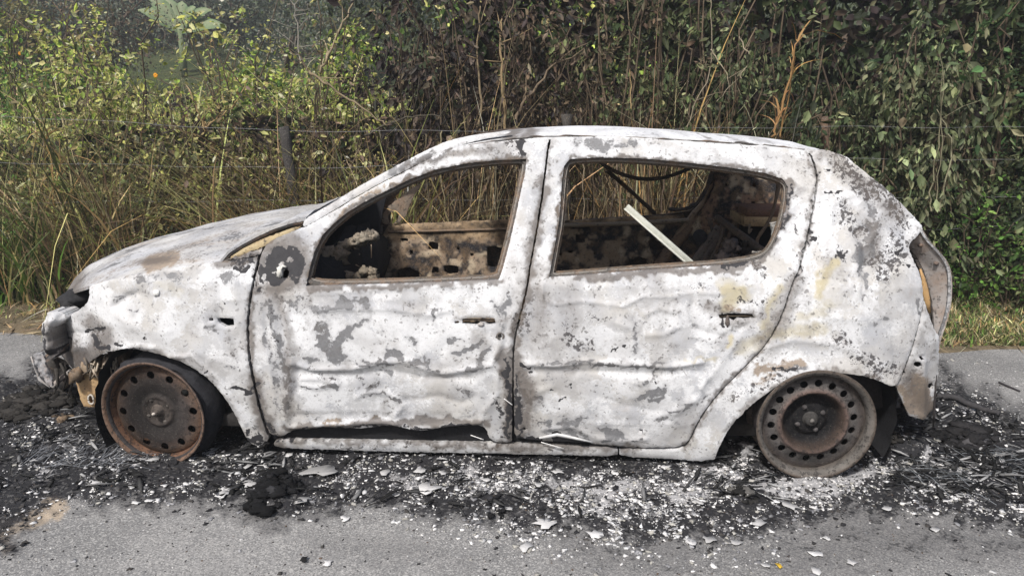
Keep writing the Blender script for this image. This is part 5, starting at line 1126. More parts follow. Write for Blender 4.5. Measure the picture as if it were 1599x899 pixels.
# named shrubs along the hedge: (name, label, picture x, depth, top y in picture, radius, leaves, leaf length, palettes, hang)
SH = [
 ('leafy_bush', 'bright yellow-green bush in the sunlit clearing at the far left edge', 20, 7.2, 75, .55, 1900, .045, [YELG, FRESH], .3),
 ('leafy_bush', 'pale sunlit bush in the clearing just left of the vine mound', 130, 7.6, 80, .55, 1700, .05, [YELG, OLIVEB], .3),
 ('leafy_bush', 'sunlit olive bush behind the hedge between the vine mound and the fence post', 380, 7.4, 85, .6, 1900, .045, [OLIVEB, YELG], .3),
 ('leafy_bush', 'sunlit green bush behind the bare leaning branch', 520, 7.2, 85, .5, 1700, .045, [YELG, OLIVEB], .3),
 ('leafy_bush', 'yellow-green leafy bush low in the straw left of the bonnet', 95, 5.25, 300, .30, 1100, .038, [FRESH, OLIVEB], .4),
 ('leafy_bush', 'olive leafy bush low behind the middle of the bonnet', 215, 5.35, 300, .30, 1200, .036, [OLIVE, FRESH], .4),
 ('leafy_bush', 'olive bush with small leaves left of the dry cane fork', 275, 5.5, 185, .38, 2600, .034, [OLIVEB, OLIVE], .5),
 ('leafy_bush', 'green bush tangled round the orange canes at the far left', 35, 5.45, 235, .34, 1900, .036, [FRESH, OLIVEB], .4),
 ('scorched_bush', 'grey-brown withered bush right of the charred fence post', 520, 5.6, 170, .34, 1500, .034, [BROWN, OLIVEB, BROWN], .6),
 ('scorched_bush', 'withered brown bush left of the charred fence post, low over the bonnet', 405, 5.45, 235, .30, 1500, .032, [BROWN, OLIVEB], .6),
 ('leafy_bush', 'olive bush behind the straw, between the left edge and the nose of the car', 165, 5.65, 200, .36, 2000, .036, [OLIVEB, OLIVE], .4),
 ('leafy_bush', 'olive green bush at the left edge of the hedge, above the dry straw', 15, 5.9, 215, .55, 1900, .04, [OLIVEB, FRESH], .3),
 ('leafy_bush', 'grey-green tangled bush in the hedge behind the bonnet nose', 120, 5.8, 190, .6, 2300, .038, [OLIVEB, GREYG], .4),
 ('climbing_bush', 'sunlit vine-covered mound rising highest on the left of the hedge', 225, 6.1, 62, .6, 3400, .042, [OLIVEB, YELG], .4),
 ('scorched_bush', 'half-scorched bush with olive leaves above the rear of the bonnet', 330, 5.8, 145, .6, 2600, .038, [OLIVEB, BURNT], .5),
 ('scorched_bush', 'brown withered bush just left of the charred fence post', 400, 5.7, 160, .5, 1700, .035, [BROWN, OLIVEB], .5),
 ('scorched_bush', 'dull green bush behind the charred fence post', 470, 6.0, 115, .55, 2200, .04, [OLIVEB, GREENB], .4),
 ('scorched_bush', 'thin dark bush above the windscreen pillar', 575, 5.9, 150, .45, 900, .04, [BROWN, OLIVEB], .6),
 ('burnt_bush', 'tall black-brown burnt bush standing left of the roof front', 670, 5.7, -60, .36, 2600, .055, [BURNT, BURNT, BROWN], 1.0),
 ('burnt_bush', 'tall burnt bush with hanging dark leaves over the front door', 755, 5.6, -80, .42, 3000, .05, [BURNT, BROWN], 1.0),
 ('burnt_bush', 'scorched brown bush with a light green gap over the door pillar', 850, 5.75, -80, .42, 2000, .045, [BROWN, BURNT], .9),
 ('burnt_bush', 'dense scorched bush over the middle of the roof', 940, 5.6, -80, .45, 2700, .042, [BROWN, OLIVE], .8),
 ('withered_bush', 'withered dark green bush over the rear door', 1035, 5.7, -80, .48, 2700, .04, [OLIVE, GREYG], .7),
 ('withered_bush', 'withered bush with bleached stalks over the rear window', 1120, 5.6, -80, .42, 2400, .04, [GREYG, OLIVE], .8),
 ('withered_bush', 'grey-leaved hanging bush above the rear end of the roof', 1230, 5.55, -80, .45, 2600, .046, [GREYG, DARKG], 1.0),
 ('hanging_creeper', 'grey-green creeper with drooping leaves above the rear pillar', 1330, 5.45, -80, .45, 2900, .052, [GREYG, DARKG], 1.3),
 ('hanging_creeper', 'pale drooping leaf cluster hanging above the wires right of the car', 1430, 5.4, -80, .40, 2500, .055, [GREYG, [(.17,.18,.10),(.12,.135,.07)]], 1.4),
 ('broadleaf_bush', 'glossy broad-leaved bush in the upper right corner', 1540, 5.6, -110, .5, 2900, .058, [[(.05,.10,.035),(.08,.14,.05),(.03,.055,.02)], OLIVE], .2),
 ('broadleaf_bush', 'darker broad-leaved bush reaching past the right edge', 1640, 5.5, -100, .5, 2200, .065, [DARKG, GREYG], .5),
 ('young_bush', 'fresh green low bush on the verge right of the tailgate', 1525, 5.25, 290, .38, 1300, .038, [FRESH, DARKG], .1),
 ('young_bush', 'low green bush at the right edge of the verge', 1610, 5.1, 340, .4, 1200, .038, [FRESH, OLIVE], .1),
 ('young_bush', 'dark green bush half hidden behind the tailgate', 1420, 5.4, 330, .4, 1300, .04, [DARKG, OLIVE], .3),
 ('scorched_bush', 'dark scorched bush seen through the front door window', 720, 5.6, 300, .45, 600, .035, [BURNT, BROWN], .6),
 ('scorched_bush', 'brown scorched bush seen through the rear door window', 1000, 5.6, 300, .45, 600, .035, [BROWN, BURNT], .6),
 ('low_weed_bush', 'small green weed bush by the fender nose on the verge', 100, 5.2, 440, .22, 420, .032, [FRESH, GREENB], .2),
 ('low_weed_bush', 'bright green sprout beside the dry straw behind the bonnet', 175, 5.3, 375, .22, 420, .036, [FRESH, YELG], .2),
 ('leafy_bush', 'dark leafy bush right behind the bonnet', 250, 5.45, 265, .42, 2200, .036, [OLIVE, OLIVEB], .4),
 ('leafy_bush', 'dark green bush low at the left edge', -20, 5.4, 290, .40, 1400, .04, [FRESH, OLIVE], .3),
 ('leafy_bush', 'small-leaved bush tangled with dry grass over the middle of the bonnet', 320, 5.45, 250, .35, 1500, .034, [OLIVEB, BROWN], .4),
]
for nm, lb, px_, yd, ty, r_, n_, L_, pl, hg in SH:
    h_ = max(.35, zt(ty, yd)-.05); h_ *= 1.2 if ty > 0 and h_ > .9 else 1
    shrub(nm, lb, wx(px_, yd), yd, h_, r_, int(n_*1.25), L_, pl, hang=hg, low=.0 if h_ < 2 else .12, cat='creeper' if 'creeper' in nm else 'bush', nb=int(12+h_*7))

# grasses (nobody could count them)
grass('dry_grass', 'tall dry straw-coloured cane grass standing on the verge behind the bonnet', (wx(40, 5.4), wx(225, 5.4)), (5.1, 5.5), 1900, 1.25, DRY+STRAWG+DRY+BROWN, .013, .45, nclump=30, clump=.12)
grass('dry_grass', 'tangled dry grass mixed into the left part of the hedge', (wx(-60, 5.7), wx(620, 5.7)), (5.3, 6.1), 3200, 1.75, DRY+STRAWG+OLIVEB+BROWN+OLIVE, .012, .8, nclump=110, clump=.14, droop=.45)
grass('dry_grass', 'tall tangled dry grass around the charred fence post', (wx(350, 5.4), wx(630, 5.4)), (5.15, 5.7), 3600, 1.45, DRY+STRAWG+BROWN, .012, .75, nclump=70, clump=.12, droop=.4)
grass('green_grass', 'long green grass blades at the left edge of the verge', (wx(-60, 5.3), wx(100, 5.3)), (5.0, 5.5), 1500, .95, [(.14,.26,.05),(.20,.32,.07),(.10,.18,.04),(.34,.38,.14)], .017, .7, nclump=30)
grass('dry_grass', 'thin brown dead stalks behind the car windows', (wx(620, 5.4), wx(1150, 5.4)), (5.1, 5.6), 4200, 1.25, DRY+BROWN+BURNT+BROWN, .007, .32, nclump=90)
grass('dry_grass', 'bleached dry grass leaning over the roof of the car', (wx(960, 5.4), wx(1240, 5.4)), (5.2, 5.5), 1500, 2.0, DRY+BROWN, .009, .40, nclump=26, droop=.3)
grass('dry_grass', 'thin dead stalks standing in the burnt bushes over the roof', (wx(640, 5.4), wx(960, 5.4)), (5.2, 5.5), 900, 1.9, BROWN+DRY[:4]+BURNT, .008, .3, nclump=60)
grass('verge_grass', 'short green grass on the verge right of the tailgate', (wx(1400, 4.9), wx(1800, 4.9)), (4.38, 5.5), 17000, .10, FRESH+GREENB+OLIVE+STRAWG+DRY, .007, .7, nclump=420, clump=.07, K=3)
grass('verge_grass', 'short mixed grass and straw on the verge behind the front wheel', (wx(-300, 5), wx(400, 5)), (4.7, 5.6), 7000, .09, STRAWG+DRY+GREENB, .006, .9, nclump=260, clump=.08, K=3)
grass('verge_straw', 'flattened dry straw lying along the edge of the road', (-4.8, 4.6), (4.40, 5.3), 12000, .035, DRY+BROWN+[(.6,.5,.33)], .012, 5.5, nclump=360, clump=.12, K=3, droop=.5)
grass('mixed_grass', 'yellow-green grass growing over the top of the left hedge', (wx(-60, 6.3), wx(640, 6.3)), (6.1, 6.9), 4500, 1.7, STRAWG+OLIVEB+YELG+DRY, .012, .6, nclump=110, clump=.14, droop=.3)
grass('sunlit_grass', 'bright sunlit yellow-green grass in the clearing behind the left hedge', (-9, .4), (7.2, 12), 17000, 1.3, YELG+STRAWG+YELG+DRY[:3], .020, .6, nclump=420, clump=.22, K=4, droop=.4)
grass('dark_grass', 'dark green grass low under the hedge right of the car', (wx(1180, 5.4), wx(1750, 5.4)), (5.3, 5.8), 2600, .55, DARKG+OLIVE+BROWN, .009, .5, nclump=60)

# single stalks and branches that stand out
def stalk(name, label, pts, Y, r, col, cat='stalk', twigs=0, leaf=None):
    P = smooth_line(pts, 2, False); Yv = np.linspace(Y[0], Y[1], len(P)); C = onY(P[:, 0], P[:, 1], Yv); root = MB(); C[1:-1] += rng.normal(0, .006, (len(C)-2, 3)); r *= .75; col = arr(col)*.85; root.tube(C, np.linspace(r, r*.4, len(C)), 6, col, noise=.12)
    e = empty(name, tuple(C[0])); tag(e, label, cat); root.build('stem', M_bark, e)
    for k_ in range(twigs):
        i = rng.integers(2, len(C)-1); mb = MB(); L_ = rng.uniform(.1, .3); d = rng.normal(0, 1, 3)*arr([1, .3, 1]); d[2] = abs(d[2]); d /= np.linalg.norm(d)
        mb.tube([C[i], C[i]+d*L_*.5+rng.normal(0, .01, 3), C[i]+d*L_], [r*.45, r*.3, r*.15], 5, col); mb.build('twig', M_bark, e)
    if leaf:
        n = leaf; i = rng.integers(1, len(C), n); d = rng.normal(0, 1, (n, 3)); d[:, 2] -= .6
        V, q, c = blades(C[i], rng.uniform(.10, .32, n), rng.uniform(0, 6.28, n), rng.uniform(.2, 1.5, n), rng.uniform(.008, .018, n), pal([col, arr(col)*1.3], n), 4, rng.uniform(0, 1.3, n))
        mesh_np('dry_leaf_cluster', V, q, M_straw, e, {'col': c}, smooth=False)['kind'] = 'stuff'
TAN_ = (.42, .30, .15); PALE = (.40, .34, .24); DKB = (.10, .075, .055)
stalk('dead_branch', 'long bare dead branch leaning down to the right above the windscreen', [(484,112),(520,138),(560,165),(605,197)], (5.4, 5.2), .014, (.24, .19, .12), 'branch', 2)
stalk('dead_branch', 'thin dark twisted branch reaching up from the windscreen pillar', [(570,212),(610,192),(650,180),(690,182)], (5.3, 5.3), .011, (.09, .08, .06), 'branch', 5)
stalk('dead_stalk', 'thick pale grass stalk leaning right at the top of the left hedge', [(500,115),(520,70),(540,30),(556,-10)], (6.0, 5.9), .016, (.36, .29, .19), 'stalk', 0, 16)
stalk('dry_cane', 'orange-brown dry cane with broken leaves above the bonnet rear', [(320,205),(312,180),(305,160),(294,142)], (5.5, 5.4), .010, TAN_, 'cane', 0, 5)
stalk('dry_cane', 'forked tan cane leaning right above the bonnet rear', [(316,200),(345,180),(370,158),(386,125)], (5.5, 5.4), .009, TAN_, 'cane', 3, 3)
stalk('dry_cane', 'orange dry cane at the far left behind the straw', [(85,340),(84,290),(80,250),(64,200)], (5.3, 5.2), .009, (.45, .30, .12), 'cane', 0, 9)
stalk('dry_cane', 'tall yellow dry cane over the nose of the car', [(72,330),(88,285),(94,260),(92,215)], (5.25, 5.2), .008, (.48, .33, .13), 'cane', 0, 8)
stalk('dry_cane', 'orange-brown cane bundle leaf-tipped above the rear pillar', [(1205,215),(1222,165),(1235,110),(1243,62)], (5.2, 5.15), .013, (.38, .22, .09), 'cane', 0, 14)
stalk('dry_cane', 'second orange cane beside the bundle above the rear pillar', [(1218,215),(1226,170),(1238,120),(1238,80)], (5.25, 5.2), .010, (.42, .25, .10), 'cane', 0, 8)
stalk('tree_sapling', 'forked brown sapling trunk above the front door', [(800,212),(805,175),(835,140),(870,95)], (5.3, 5.3), .020, (.20, .15, .10), 'sapling', 5)
stalk('tree_sapling', 'pale straight sapling trunk behind the front of the roof', [(790,215),(786,150),(780,90),(784,30)], (5.35, 5.4), .018, (.30, .22, .12), 'sapling', 4)
stalk('tree_sapling', 'yellowish bamboo-like stem left of the sapling fork', [(745,215),(752,150),(745,90),(750,10)], (5.45, 5.5), .014, (.26, .20, .12), 'sapling', 3)
stalk('creeper_stem', 'pale thin creeper stem rising right of the rear pillar', [(1454,330),(1456,280),(1468,200),(1475,110)], (5.1, 5.2), .008, (.26, .24, .15), 'stem', 1)
stalk('creeper_stem', 'second pale creeper stem rising right of the rear pillar', [(1460,330),(1466,270),(1470,190),(1473,60)], (5.1, 5.2), .006, (.24, .22, .14), 'stem', 0)
stalk('creeper_stem', 'pale stem leaning right behind the tailgate top', [(1466,330),(1480,270),(1487,210),(1462,172)], (5.1, 5.2), .009, (.30, .28, .18), 'stem', 2)
stalk('dead_stalk', 'pale curved stalk hanging over the rear window', [(1155,58),(1167,80),(1168,100),(1156,122)], (5.2, 5.2), .007, PALE, 'stalk')
stalk('dead_stalk', 'bent bleached stalk above the middle of the rear door', [(1110,78),(1130,105),(1142,132),(1120,160)], (5.2, 5.2), .006, PALE, 'stalk', 2)
stalk('dead_stalk', 'upright tan stalk above the centre of the roof', [(986,170),(985,140),(984,108)], (5.2, 5.2), .007, TAN_, 'stalk')
stalk('dead_stalk', 'long pale stalk crossing the hedge above the rear window', [(1060,230),(1085,160),(1112,112),(1110,0)], (5.3, 5.3), .008, (.30, .25, .18), 'stalk', 3)
stalk('dead_branch', 'bare grey twig fan at the top of the hedge left of the burnt bushes', [(470,100),(466,60),(462,20),(452,-10)], (7.2, 7.2), .014, (.30, .28, .24), 'branch', 12)
for i, (a_, b_, c_, d_) in enumerate([(665, 230, 672, 320), (690, 225, 700, 330), (740, 240, 728, 340), (765, 240, 770, 340), (775, 250, 762, 340), (905, 240, 912, 340), (960, 250, 975, 340), (1010, 250, 1022, 340), (1045, 260, 1030, 340)]):
    stalk('dead_stalk', ['brown dead stalk just right of the windscreen pillar through the front window', 'brown dead stalk left of the middle of the front window', 'dark dead stalk in the middle of the front window', 'pale dead stalk right of the middle of the front window', 'thick tan stalk at the rear of the front window', 'dead stalk at the front edge of the rear window', 'dead stalk left of the pale rail in the rear window', 'pale dead stalk right of the pale rail in the rear window', 'dead stalk near the roof cable in the rear window'][i],
          [(a_, b_-20), ((a_+c_)/2+rng.uniform(-9, 9), (b_+d_)/2), (c_+rng.uniform(-8, 8), d_+30)], (5.0, 4.95), .007, pal(BROWN, 1)[0]*1.3, 'stalk')

# wire fence
fence = empty('wire_fence', (0, 5.05, 0)); tag(fence, 'barbed wire fence with charred posts running behind the car', 'fence')
def post(px0, py0, px1, py1, Y, r, col, label):
    a_ = onY(px0, py0, Y); b_ = onY(px1, py1, Y); b_ = a_+(b_-a_)*(a_[2]+.02)/(a_[2]-b_[2]); mb = MB(); P = np.array([a_+(b_-a_)*t for t in np.linspace(0, 1, 14)]); P += rng.normal(0, .004, P.shape)
    mb.tube(P, r*(1+.12*rng.normal(size=14)), 10, col, noise=.12); o = mb.build('post', M_post, fence); o['label'] = label
M_post = make_burnt('charred_wood', (.03, .028, .027), .95, .5)
post(442, 197, 464, 335, 5.22, .036, (.045, .042, .04), 'charred leaning post behind the bonnet')
post(1287, 182, 1290, 230, 5.25, .024, (.13, .085, .055), 'post above the rear pillar with an orange-brown top')
post(884, 180, 884, 240, 5.15, .03, (.05, .045, .04), 'dark post above the roof')
wl = [[(-200,250),(463,263),(640,258),(884,252),(1290,248),(1800,252)], [(-200,318),(463,313),(884,311),(1290,309),(1800,308)], [(-200,170),(440,205),(884,204),(1288,198),(1800,200)], [(463,500),(884,420),(1290,405),(1480,357),(1800,345)]]
for k_, L in enumerate(wl[:3]+[[(-200,385),(463,372),(884,366),(1290,362),(1480,357),(1800,344)]]):
    L = densify(arr(L), 18, False); C = onY(L[:, 0], L[:, 1]+1.2*np.sin(L[:, 0]/37), np.full(len(L), 5.22)); mb = MB(); mb.tube(C, .0013, 4, (.22, .22, .22))
    for i in range(4, len(C)-1, 7):
        for sgn in (1, -1): mb.tube([C[i]+arr([-.006, 0, -.012*sgn]), C[i]+arr([.006, -.004, .012*sgn])], .0010, 3, (.25, .25, .26))
    mb.build('barbed_wire', M_wire, fence)

# beyond the hedge: banana plant, bushes, far trees
def banana(x, y, h, label):
    z0 = float(terr_z(np.array([x]), np.array([y]))[0]); root = empty('banana_plant', (x, y, z0)); tag(root, label, 'banana plant')
    mb = MB(); mb.tube([(x, y, z0), (x+.02, y, z0+h*.25), (x, y, z0+h*.5)], [.1, .08, .06], 8, (.14, .17, .09)); mb.build('trunk', M_bark, root)
    for k_, (az, el, L_) in enumerate([(math.pi, 1.1, 1.5), (2.5, 1.25, 1.3), (0.2, .9, 1.2), (.0, .45, 1.2), (3.6, .8, 1.3), (-.6, 1.0, 1.1), (1.4, 1.3, 1.2)]):
        t = np.linspace(0, 1, 12); d = arr([math.cos(az), math.sin(az)*.5, 0]); C = arr([x, y, z0+h*.48])+d*(L_*math.cos(el)*t[:, None]*1.1)+arr([0, 0, 1])*((L_*math.sin(el)*t-L_*.35*t**2.5)[:, None])
        s_ = np.cross(np.gradient(C, axis=0), [0, -.8, .6]); s_ /= np.linalg.norm(s_, axis=1)[:, None]; wv = .18*np.sin(np.clip(t*1.02+.03, 0, 1)*math.pi)**.6+.01
        V = np.stack([C-s_*wv[:, None]-arr([0, 0, .04]), C, C+s_*wv[:, None]-arr([0, 0, .04])], 1).reshape(-1, 3); q = [[i*3+j, i*3+j+1, (i+1)*3+j+1, (i+1)*3+j] for i in range(11) for j in range(2)]
        mb = MB(); cc = np.repeat(pal([(.14,.22,.10), (.18,.26,.13)], 12, .15), 3, 0); cc[1::3] = (.30, .34, .2); mb.add(V, q=q, c=cc); mb.build('leaf', M_leaf, root)
banana(wx(305, 19), 19, 2.3, 'pale green banana plant rising behind the left hedge')
def far_tree(label, px_, y, ty, r, n, L, pl, name='tree'):
    x = wx(px_, y); z0 = float(terr_z(np.array([x]), np.array([y]))[0]); h = max(1.2, zt(ty, y)-z0); root = empty(name, (x, y, z0)); tag(root, label, 'tree')
    mb = MB(); mb.tube([(x, y, z0-.1), (x+.1, y, z0+h*.3), (x-.05, y, z0+h*.6)], [.12, .09, .05], 7, DKB)
    cl = rng.normal(0, 1, (34, 3))*arr([r*.5, r*.4, h*.22])+arr([0, 0, h*.58])
    for c_ in cl[:9]: mb.tube([(x, y, z0+h*.35), arr([x, y, z0])+c_*arr([.5, .5, .8]), arr([x, y, z0])+c_], [.05, .03, .012], 5, DKB)
    mb.build('trunk', M_bark, root)
    i = rng.integers(0, 34, n); p = cl[i]+rng.normal(0, 1, (n, 3))*arr([.24, .2, .2])*r*.75; p[:, 2] = np.clip(p[:, 2], .05, h*1.05)
    nr = rng.normal(0, 1, (n, 3)); nr[:, 2] += 1; d = rng.normal(0, 1, (n, 3)); d[:, 2] -= .5
    P, q, t, cc = leaves(p+arr([x, y, z0]), d, nr, L*rng.uniform(.6, 1.3, n), L*.6*rng.uniform(.6, 1.2, n), pal(pl, n, .35)*np.repeat(rng.uniform(.7, 1.3, 34)[i][:, None], 3, 1))
    mesh_np('crown', P, [q, t], M_leaf, root, {'col': cc}, smooth=False)
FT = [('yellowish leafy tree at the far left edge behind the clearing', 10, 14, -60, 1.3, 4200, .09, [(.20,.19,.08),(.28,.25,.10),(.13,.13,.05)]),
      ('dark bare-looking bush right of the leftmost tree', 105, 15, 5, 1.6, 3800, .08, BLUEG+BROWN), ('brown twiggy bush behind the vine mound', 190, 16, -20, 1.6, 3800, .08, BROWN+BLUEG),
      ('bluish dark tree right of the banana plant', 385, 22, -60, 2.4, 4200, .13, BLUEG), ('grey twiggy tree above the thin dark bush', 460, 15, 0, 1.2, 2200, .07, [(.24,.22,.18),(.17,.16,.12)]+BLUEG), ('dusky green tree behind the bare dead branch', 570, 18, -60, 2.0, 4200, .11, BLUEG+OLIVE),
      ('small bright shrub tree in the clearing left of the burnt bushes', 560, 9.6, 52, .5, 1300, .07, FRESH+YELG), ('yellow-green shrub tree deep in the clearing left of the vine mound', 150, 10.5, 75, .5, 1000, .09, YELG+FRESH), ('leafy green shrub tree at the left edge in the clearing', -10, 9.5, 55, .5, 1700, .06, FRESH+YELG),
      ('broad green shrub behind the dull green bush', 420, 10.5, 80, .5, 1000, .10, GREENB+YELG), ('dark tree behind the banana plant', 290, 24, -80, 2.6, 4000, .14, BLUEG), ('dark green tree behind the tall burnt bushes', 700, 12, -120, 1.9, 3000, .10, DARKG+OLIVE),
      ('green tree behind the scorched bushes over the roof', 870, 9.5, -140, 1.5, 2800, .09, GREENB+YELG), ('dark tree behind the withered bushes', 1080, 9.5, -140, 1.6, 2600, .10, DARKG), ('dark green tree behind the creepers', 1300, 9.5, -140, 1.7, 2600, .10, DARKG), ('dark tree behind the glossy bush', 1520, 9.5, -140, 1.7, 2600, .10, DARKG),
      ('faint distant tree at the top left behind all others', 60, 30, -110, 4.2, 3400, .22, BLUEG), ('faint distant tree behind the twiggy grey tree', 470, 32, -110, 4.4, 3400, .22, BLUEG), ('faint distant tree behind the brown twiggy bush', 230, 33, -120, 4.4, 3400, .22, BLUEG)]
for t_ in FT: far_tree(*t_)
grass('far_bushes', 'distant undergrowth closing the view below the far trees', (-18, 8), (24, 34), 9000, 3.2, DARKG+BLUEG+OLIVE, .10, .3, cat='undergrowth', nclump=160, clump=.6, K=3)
for i, (px_, py_) in enumerate(((32, 84), (244, 118))):
    P_ = onY(px_, py_, 7.5 if i == 0 else 5.7); mb = MB()
    for k_ in range(6):
        a_ = k_*1.047; mb.blob(P_+arr([math.cos(a_)*.010, -.01, math.sin(a_)*.010]), (.009, .005, .009), .2, k_, (.60, .27, .02), n=8)
    tag(mb.build('orange_flower', M_col), ['small orange flower in the green growth near the left edge', 'small orange flower on the vine mound'][i], 'flower')

# ================================================================== DEBRIS
def shard(P, size, col, th=.0015, curl=.15, seed=0):
    """thin irregular chip, bent, lying at P"""
    r = np.random.default_rng(seed); n = int(r.integers(9, 14)); a = np.sort(r.uniform(0, 2*math.pi, n)); a = np.linspace(0, 2*math.pi, n, endpoint=False)+r.normal(0, .2, n)
    rad = size*.5*r.uniform(.42, 1.2, n); el = r.uniform(.55, 1.0); ro = r.uniform(0, math.pi)
    x = np.cos(a)*rad; y = np.sin(a)*rad*el; x, y = x*math.cos(ro)-y*math.sin(ro), x*math.sin(ro)+y*math.cos(ro)
    z = curl*size*(np.abs(np.cos(a+ro))**2)*r.uniform(.2, 1)+r.uniform(0, .05, n)*size+.001
    top = np.concatenate([[[0, 0, .002]], np.stack([x, y, z+.002], 1)]); bot = top-arr([0, 0, th]); V = np.concatenate([top, bot])+arr(P)
    t = [[0, 1+i, 1+(i+1) % n] for i in range(n)]+[[n+1, n+2+(i+1) % n, n+2+i] for i in range(n)]; q = [[1+i, n+2+i, n+2+(i+1) % n, 1+(i+1) % n] for i in range(n)]
    return V, q, t
# the largest pale flakes, each its own thing
BIG = [(500,742,46,.42),(418,728,22,.6),(393,763,24,.55),(470,790,24,.5),(212,787,14,.8),(234,785,12,.8),(257,760,9,.85),(348,777,24,.75),(354,768,18,.7),(541,812,18,.85),(388,730,16,.5),(668,768,36,.7),(758,752,16,.7),(795,800,12,.6),(850,820,30,.7),(820,856,28,.7),(930,836,26,.8),(1078,848,20,.7),(1106,845,20,.5),(1232,792,30,.55),(1272,868,20,.8),(1274,893,26,.7),(780,728,14,.85),(1185,820,26,.55),(600,742,18,.55),(735,745,14,.75),(655,738,16,.6),(452,712,14,.75),(300,715,14,.6),(690,742,16,.6),(1010,795,18,.5),(980,802,14,.6),(905,825,12,.6),(1150,850,16,.5),(1330,880,14,.6),(1040,735,14,.7),(870,742,20,.6),(560,770,14,.5),(620,775,14,.6),(512,880,15,.8),(1385,800,14,.6),(1460,830,12,.6),(1500,780,16,.5),(240,720,16,.6),(150,755,12,.7),(72,770,12,.6),(1290,842,12,.7),(1195,885,14,.6),(962,742,12,.8),(840,760,16,.6),(1090,790,16,.6)]
ZN = [(250, 'by the front wheel'), (380, 'behind the front wheel'), (520, 'near the black lump'), (700, 'below the front door'), (860, 'below the door pillar'), (1010, 'below the rear door'), (1170, 'below the rear sill'), (1340, 'by the rear wheel'), (1700, 'beyond the rear wheel')]
def zone(px_, py_): return next(z_ for m_, z_ in ZN if px_ < m_)+(', close to it' if py_ < 755 else ', on clean asphalt' if py_ > 818 else '')
ORD = ['first', 'second', 'third', 'fourth', 'fifth', 'sixth', 'seventh', 'eighth']
zs = {}
for f_ in sorted(BIG): zs.setdefault(zone(f_[0], f_[1]), []).append(f_)
for i, (px_, py_, s_, v_) in enumerate(BIG):
    P_ = onZ(px_, py_); P_[2] = float(ground_z(P_[0], P_[1]))+.002; size = 1.15*s_/FPX*np.linalg.norm(P_-ORG)
    V, q, t = shard(P_, size, None, seed=500+i, curl=.04); mb = MB(); mb.add(V, q=q, t=t, c=arr((v_, v_*.99, v_*.98))*.72)
    z_ = zone(px_, py_); l_ = zs[z_]; k_ = l_.index((px_, py_, s_, v_)); w_ = ('big ' if s_ > 24 else 'small ' if s_ < 13 else '')+('white' if v_ > .68 else 'pale grey' if v_ > .52 else 'grey')
    lb = (w_+' ash flake '+z_) if len(l_) == 1 else ORD[k_]+' '+w_+' ash flake from the left '+z_
    tag(mb.build('ash_flake', M_ash, None, smooth=False), lb, 'ash flake', 'larger pale flakes scattered on the road')
tag((lambda m_: (m_.add(*[shard(onZ(475, 876)+arr([0, 0, .004]), .055, None, seed=77)[k_] for k_ in (0,)], q=shard(onZ(475, 876), .055, None, seed=77)[1], t=shard(onZ(475, 876), .055, None, seed=77)[2], c=(.015, .015, .015)), m_.build('charred_scrap', M_char))[1])(MB()), 'small black scrap lying alone on the clean asphalt in front', 'scrap')
mb = MB(); V, q, t = shard(onZ(1216, 885)+arr([0, 0, .003]), .028, None, seed=78); mb.add(V, q=q, t=t, c=(.55, .36, .04)); tag(mb.build('yellow_leaf', M_ash), 'tiny yellow leaf on the asphalt at the bottom right', 'leaf')
# small flakes and crumbs: uncountable
def crumbs(name, label, n, s0, s1, cols, dens, seed):
    r = np.random.default_rng(seed); got = []; tot = 0
    while tot < n:
        p = np.stack([r.uniform(-40, 1640, n*2), r.uniform(560, 899, n*2)], 1); p[:, 1] = 560+(p[:, 1]-560)
        k_ = r.uniform(0, 1, len(p)) < dens(p); got.append(p[k_]); tot += int(k_.sum())
    p = np.concatenate(got)[:n]; W = onZ(p[:, 0], p[:, 1])
    W[:, 2] = ground_z(W[:, 0], W[:, 1])+.001
    s_ = s0*(s1/s0)**(r.uniform(0, 1, n)**2.4); m_ = 8; a = np.linspace(0, 2*math.pi, m_, endpoint=False)[None]+r.uniform(0, 6, (n, 1))+r.normal(0, .25, (n, m_)); rad = s_[:, None]*.5*r.uniform(.32, 1.3, (n, m_)); el = r.uniform(.4, 1, (n, 1)); ro = r.uniform(0, 3.14, (n, 1))
    x = np.cos(a)*rad; y = np.sin(a)*rad*el; x, y = x*np.cos(ro)-y*np.sin(ro), x*np.sin(ro)+y*np.cos(ro)
    nx = r.normal(0, .13, (n, 1)); ny = r.normal(0, .13, (n, 1)); z = np.abs(x*nx+y*ny)+x*nx+y*ny+.0010
    top = W[:, None]+np.stack([x, y, z], -1); cen = W[:, None]+np.stack([0*x[:, :1], 0*x[:, :1], z.max(1, keepdims=True)*.6+.0008*r.uniform(0, 1, (n, 1))], -1); low_ = W[:, None]+np.stack([x*.9, y*.9, z*0-.001], -1)
    V = np.concatenate([cen, top, low_], 1).reshape(-1, 3); b_ = (np.arange(n)*(1+2*m_))[:, None]
    k_ = np.arange(m_)[None]; t = np.stack([b_+0*k_, b_+1+k_, b_+1+(k_+1) % m_], -1).reshape(-1, 3); q = np.stack([b_+1+k_, b_+1+m_+k_, b_+1+m_+(k_+1) % m_, b_+1+(k_+1) % m_], -1).reshape(-1, 4)
    c = arr(cols)[r.integers(0, len(cols), n)]*r.uniform(.8, 1.15, (n, 1))
    o = mesh_np(name, V, [q, t], M_ash, None, {'col': np.repeat(c, 1+2*m_, 0)}, smooth=False); tag(o, label, 'ash', None, 'stuff')
def dn(p, k0=.15): 
    wq = p+np.stack([vnoise(p, 26, 81)*14, vnoise(p, 26, 83)*9], 1)
    cl = np.clip(.42+1.1*(vnoise(p*arr([.6, 1]), 17, 99)*.6+vnoise(p, 6, 98)*.5), 0, 1)**2
    return np.clip(field(wq, ASH)*1.9*cl+k0*np.clip(.5+sdist(wq, BURN)/40, 0, 1)*cl*1.5, 0.004, 1)
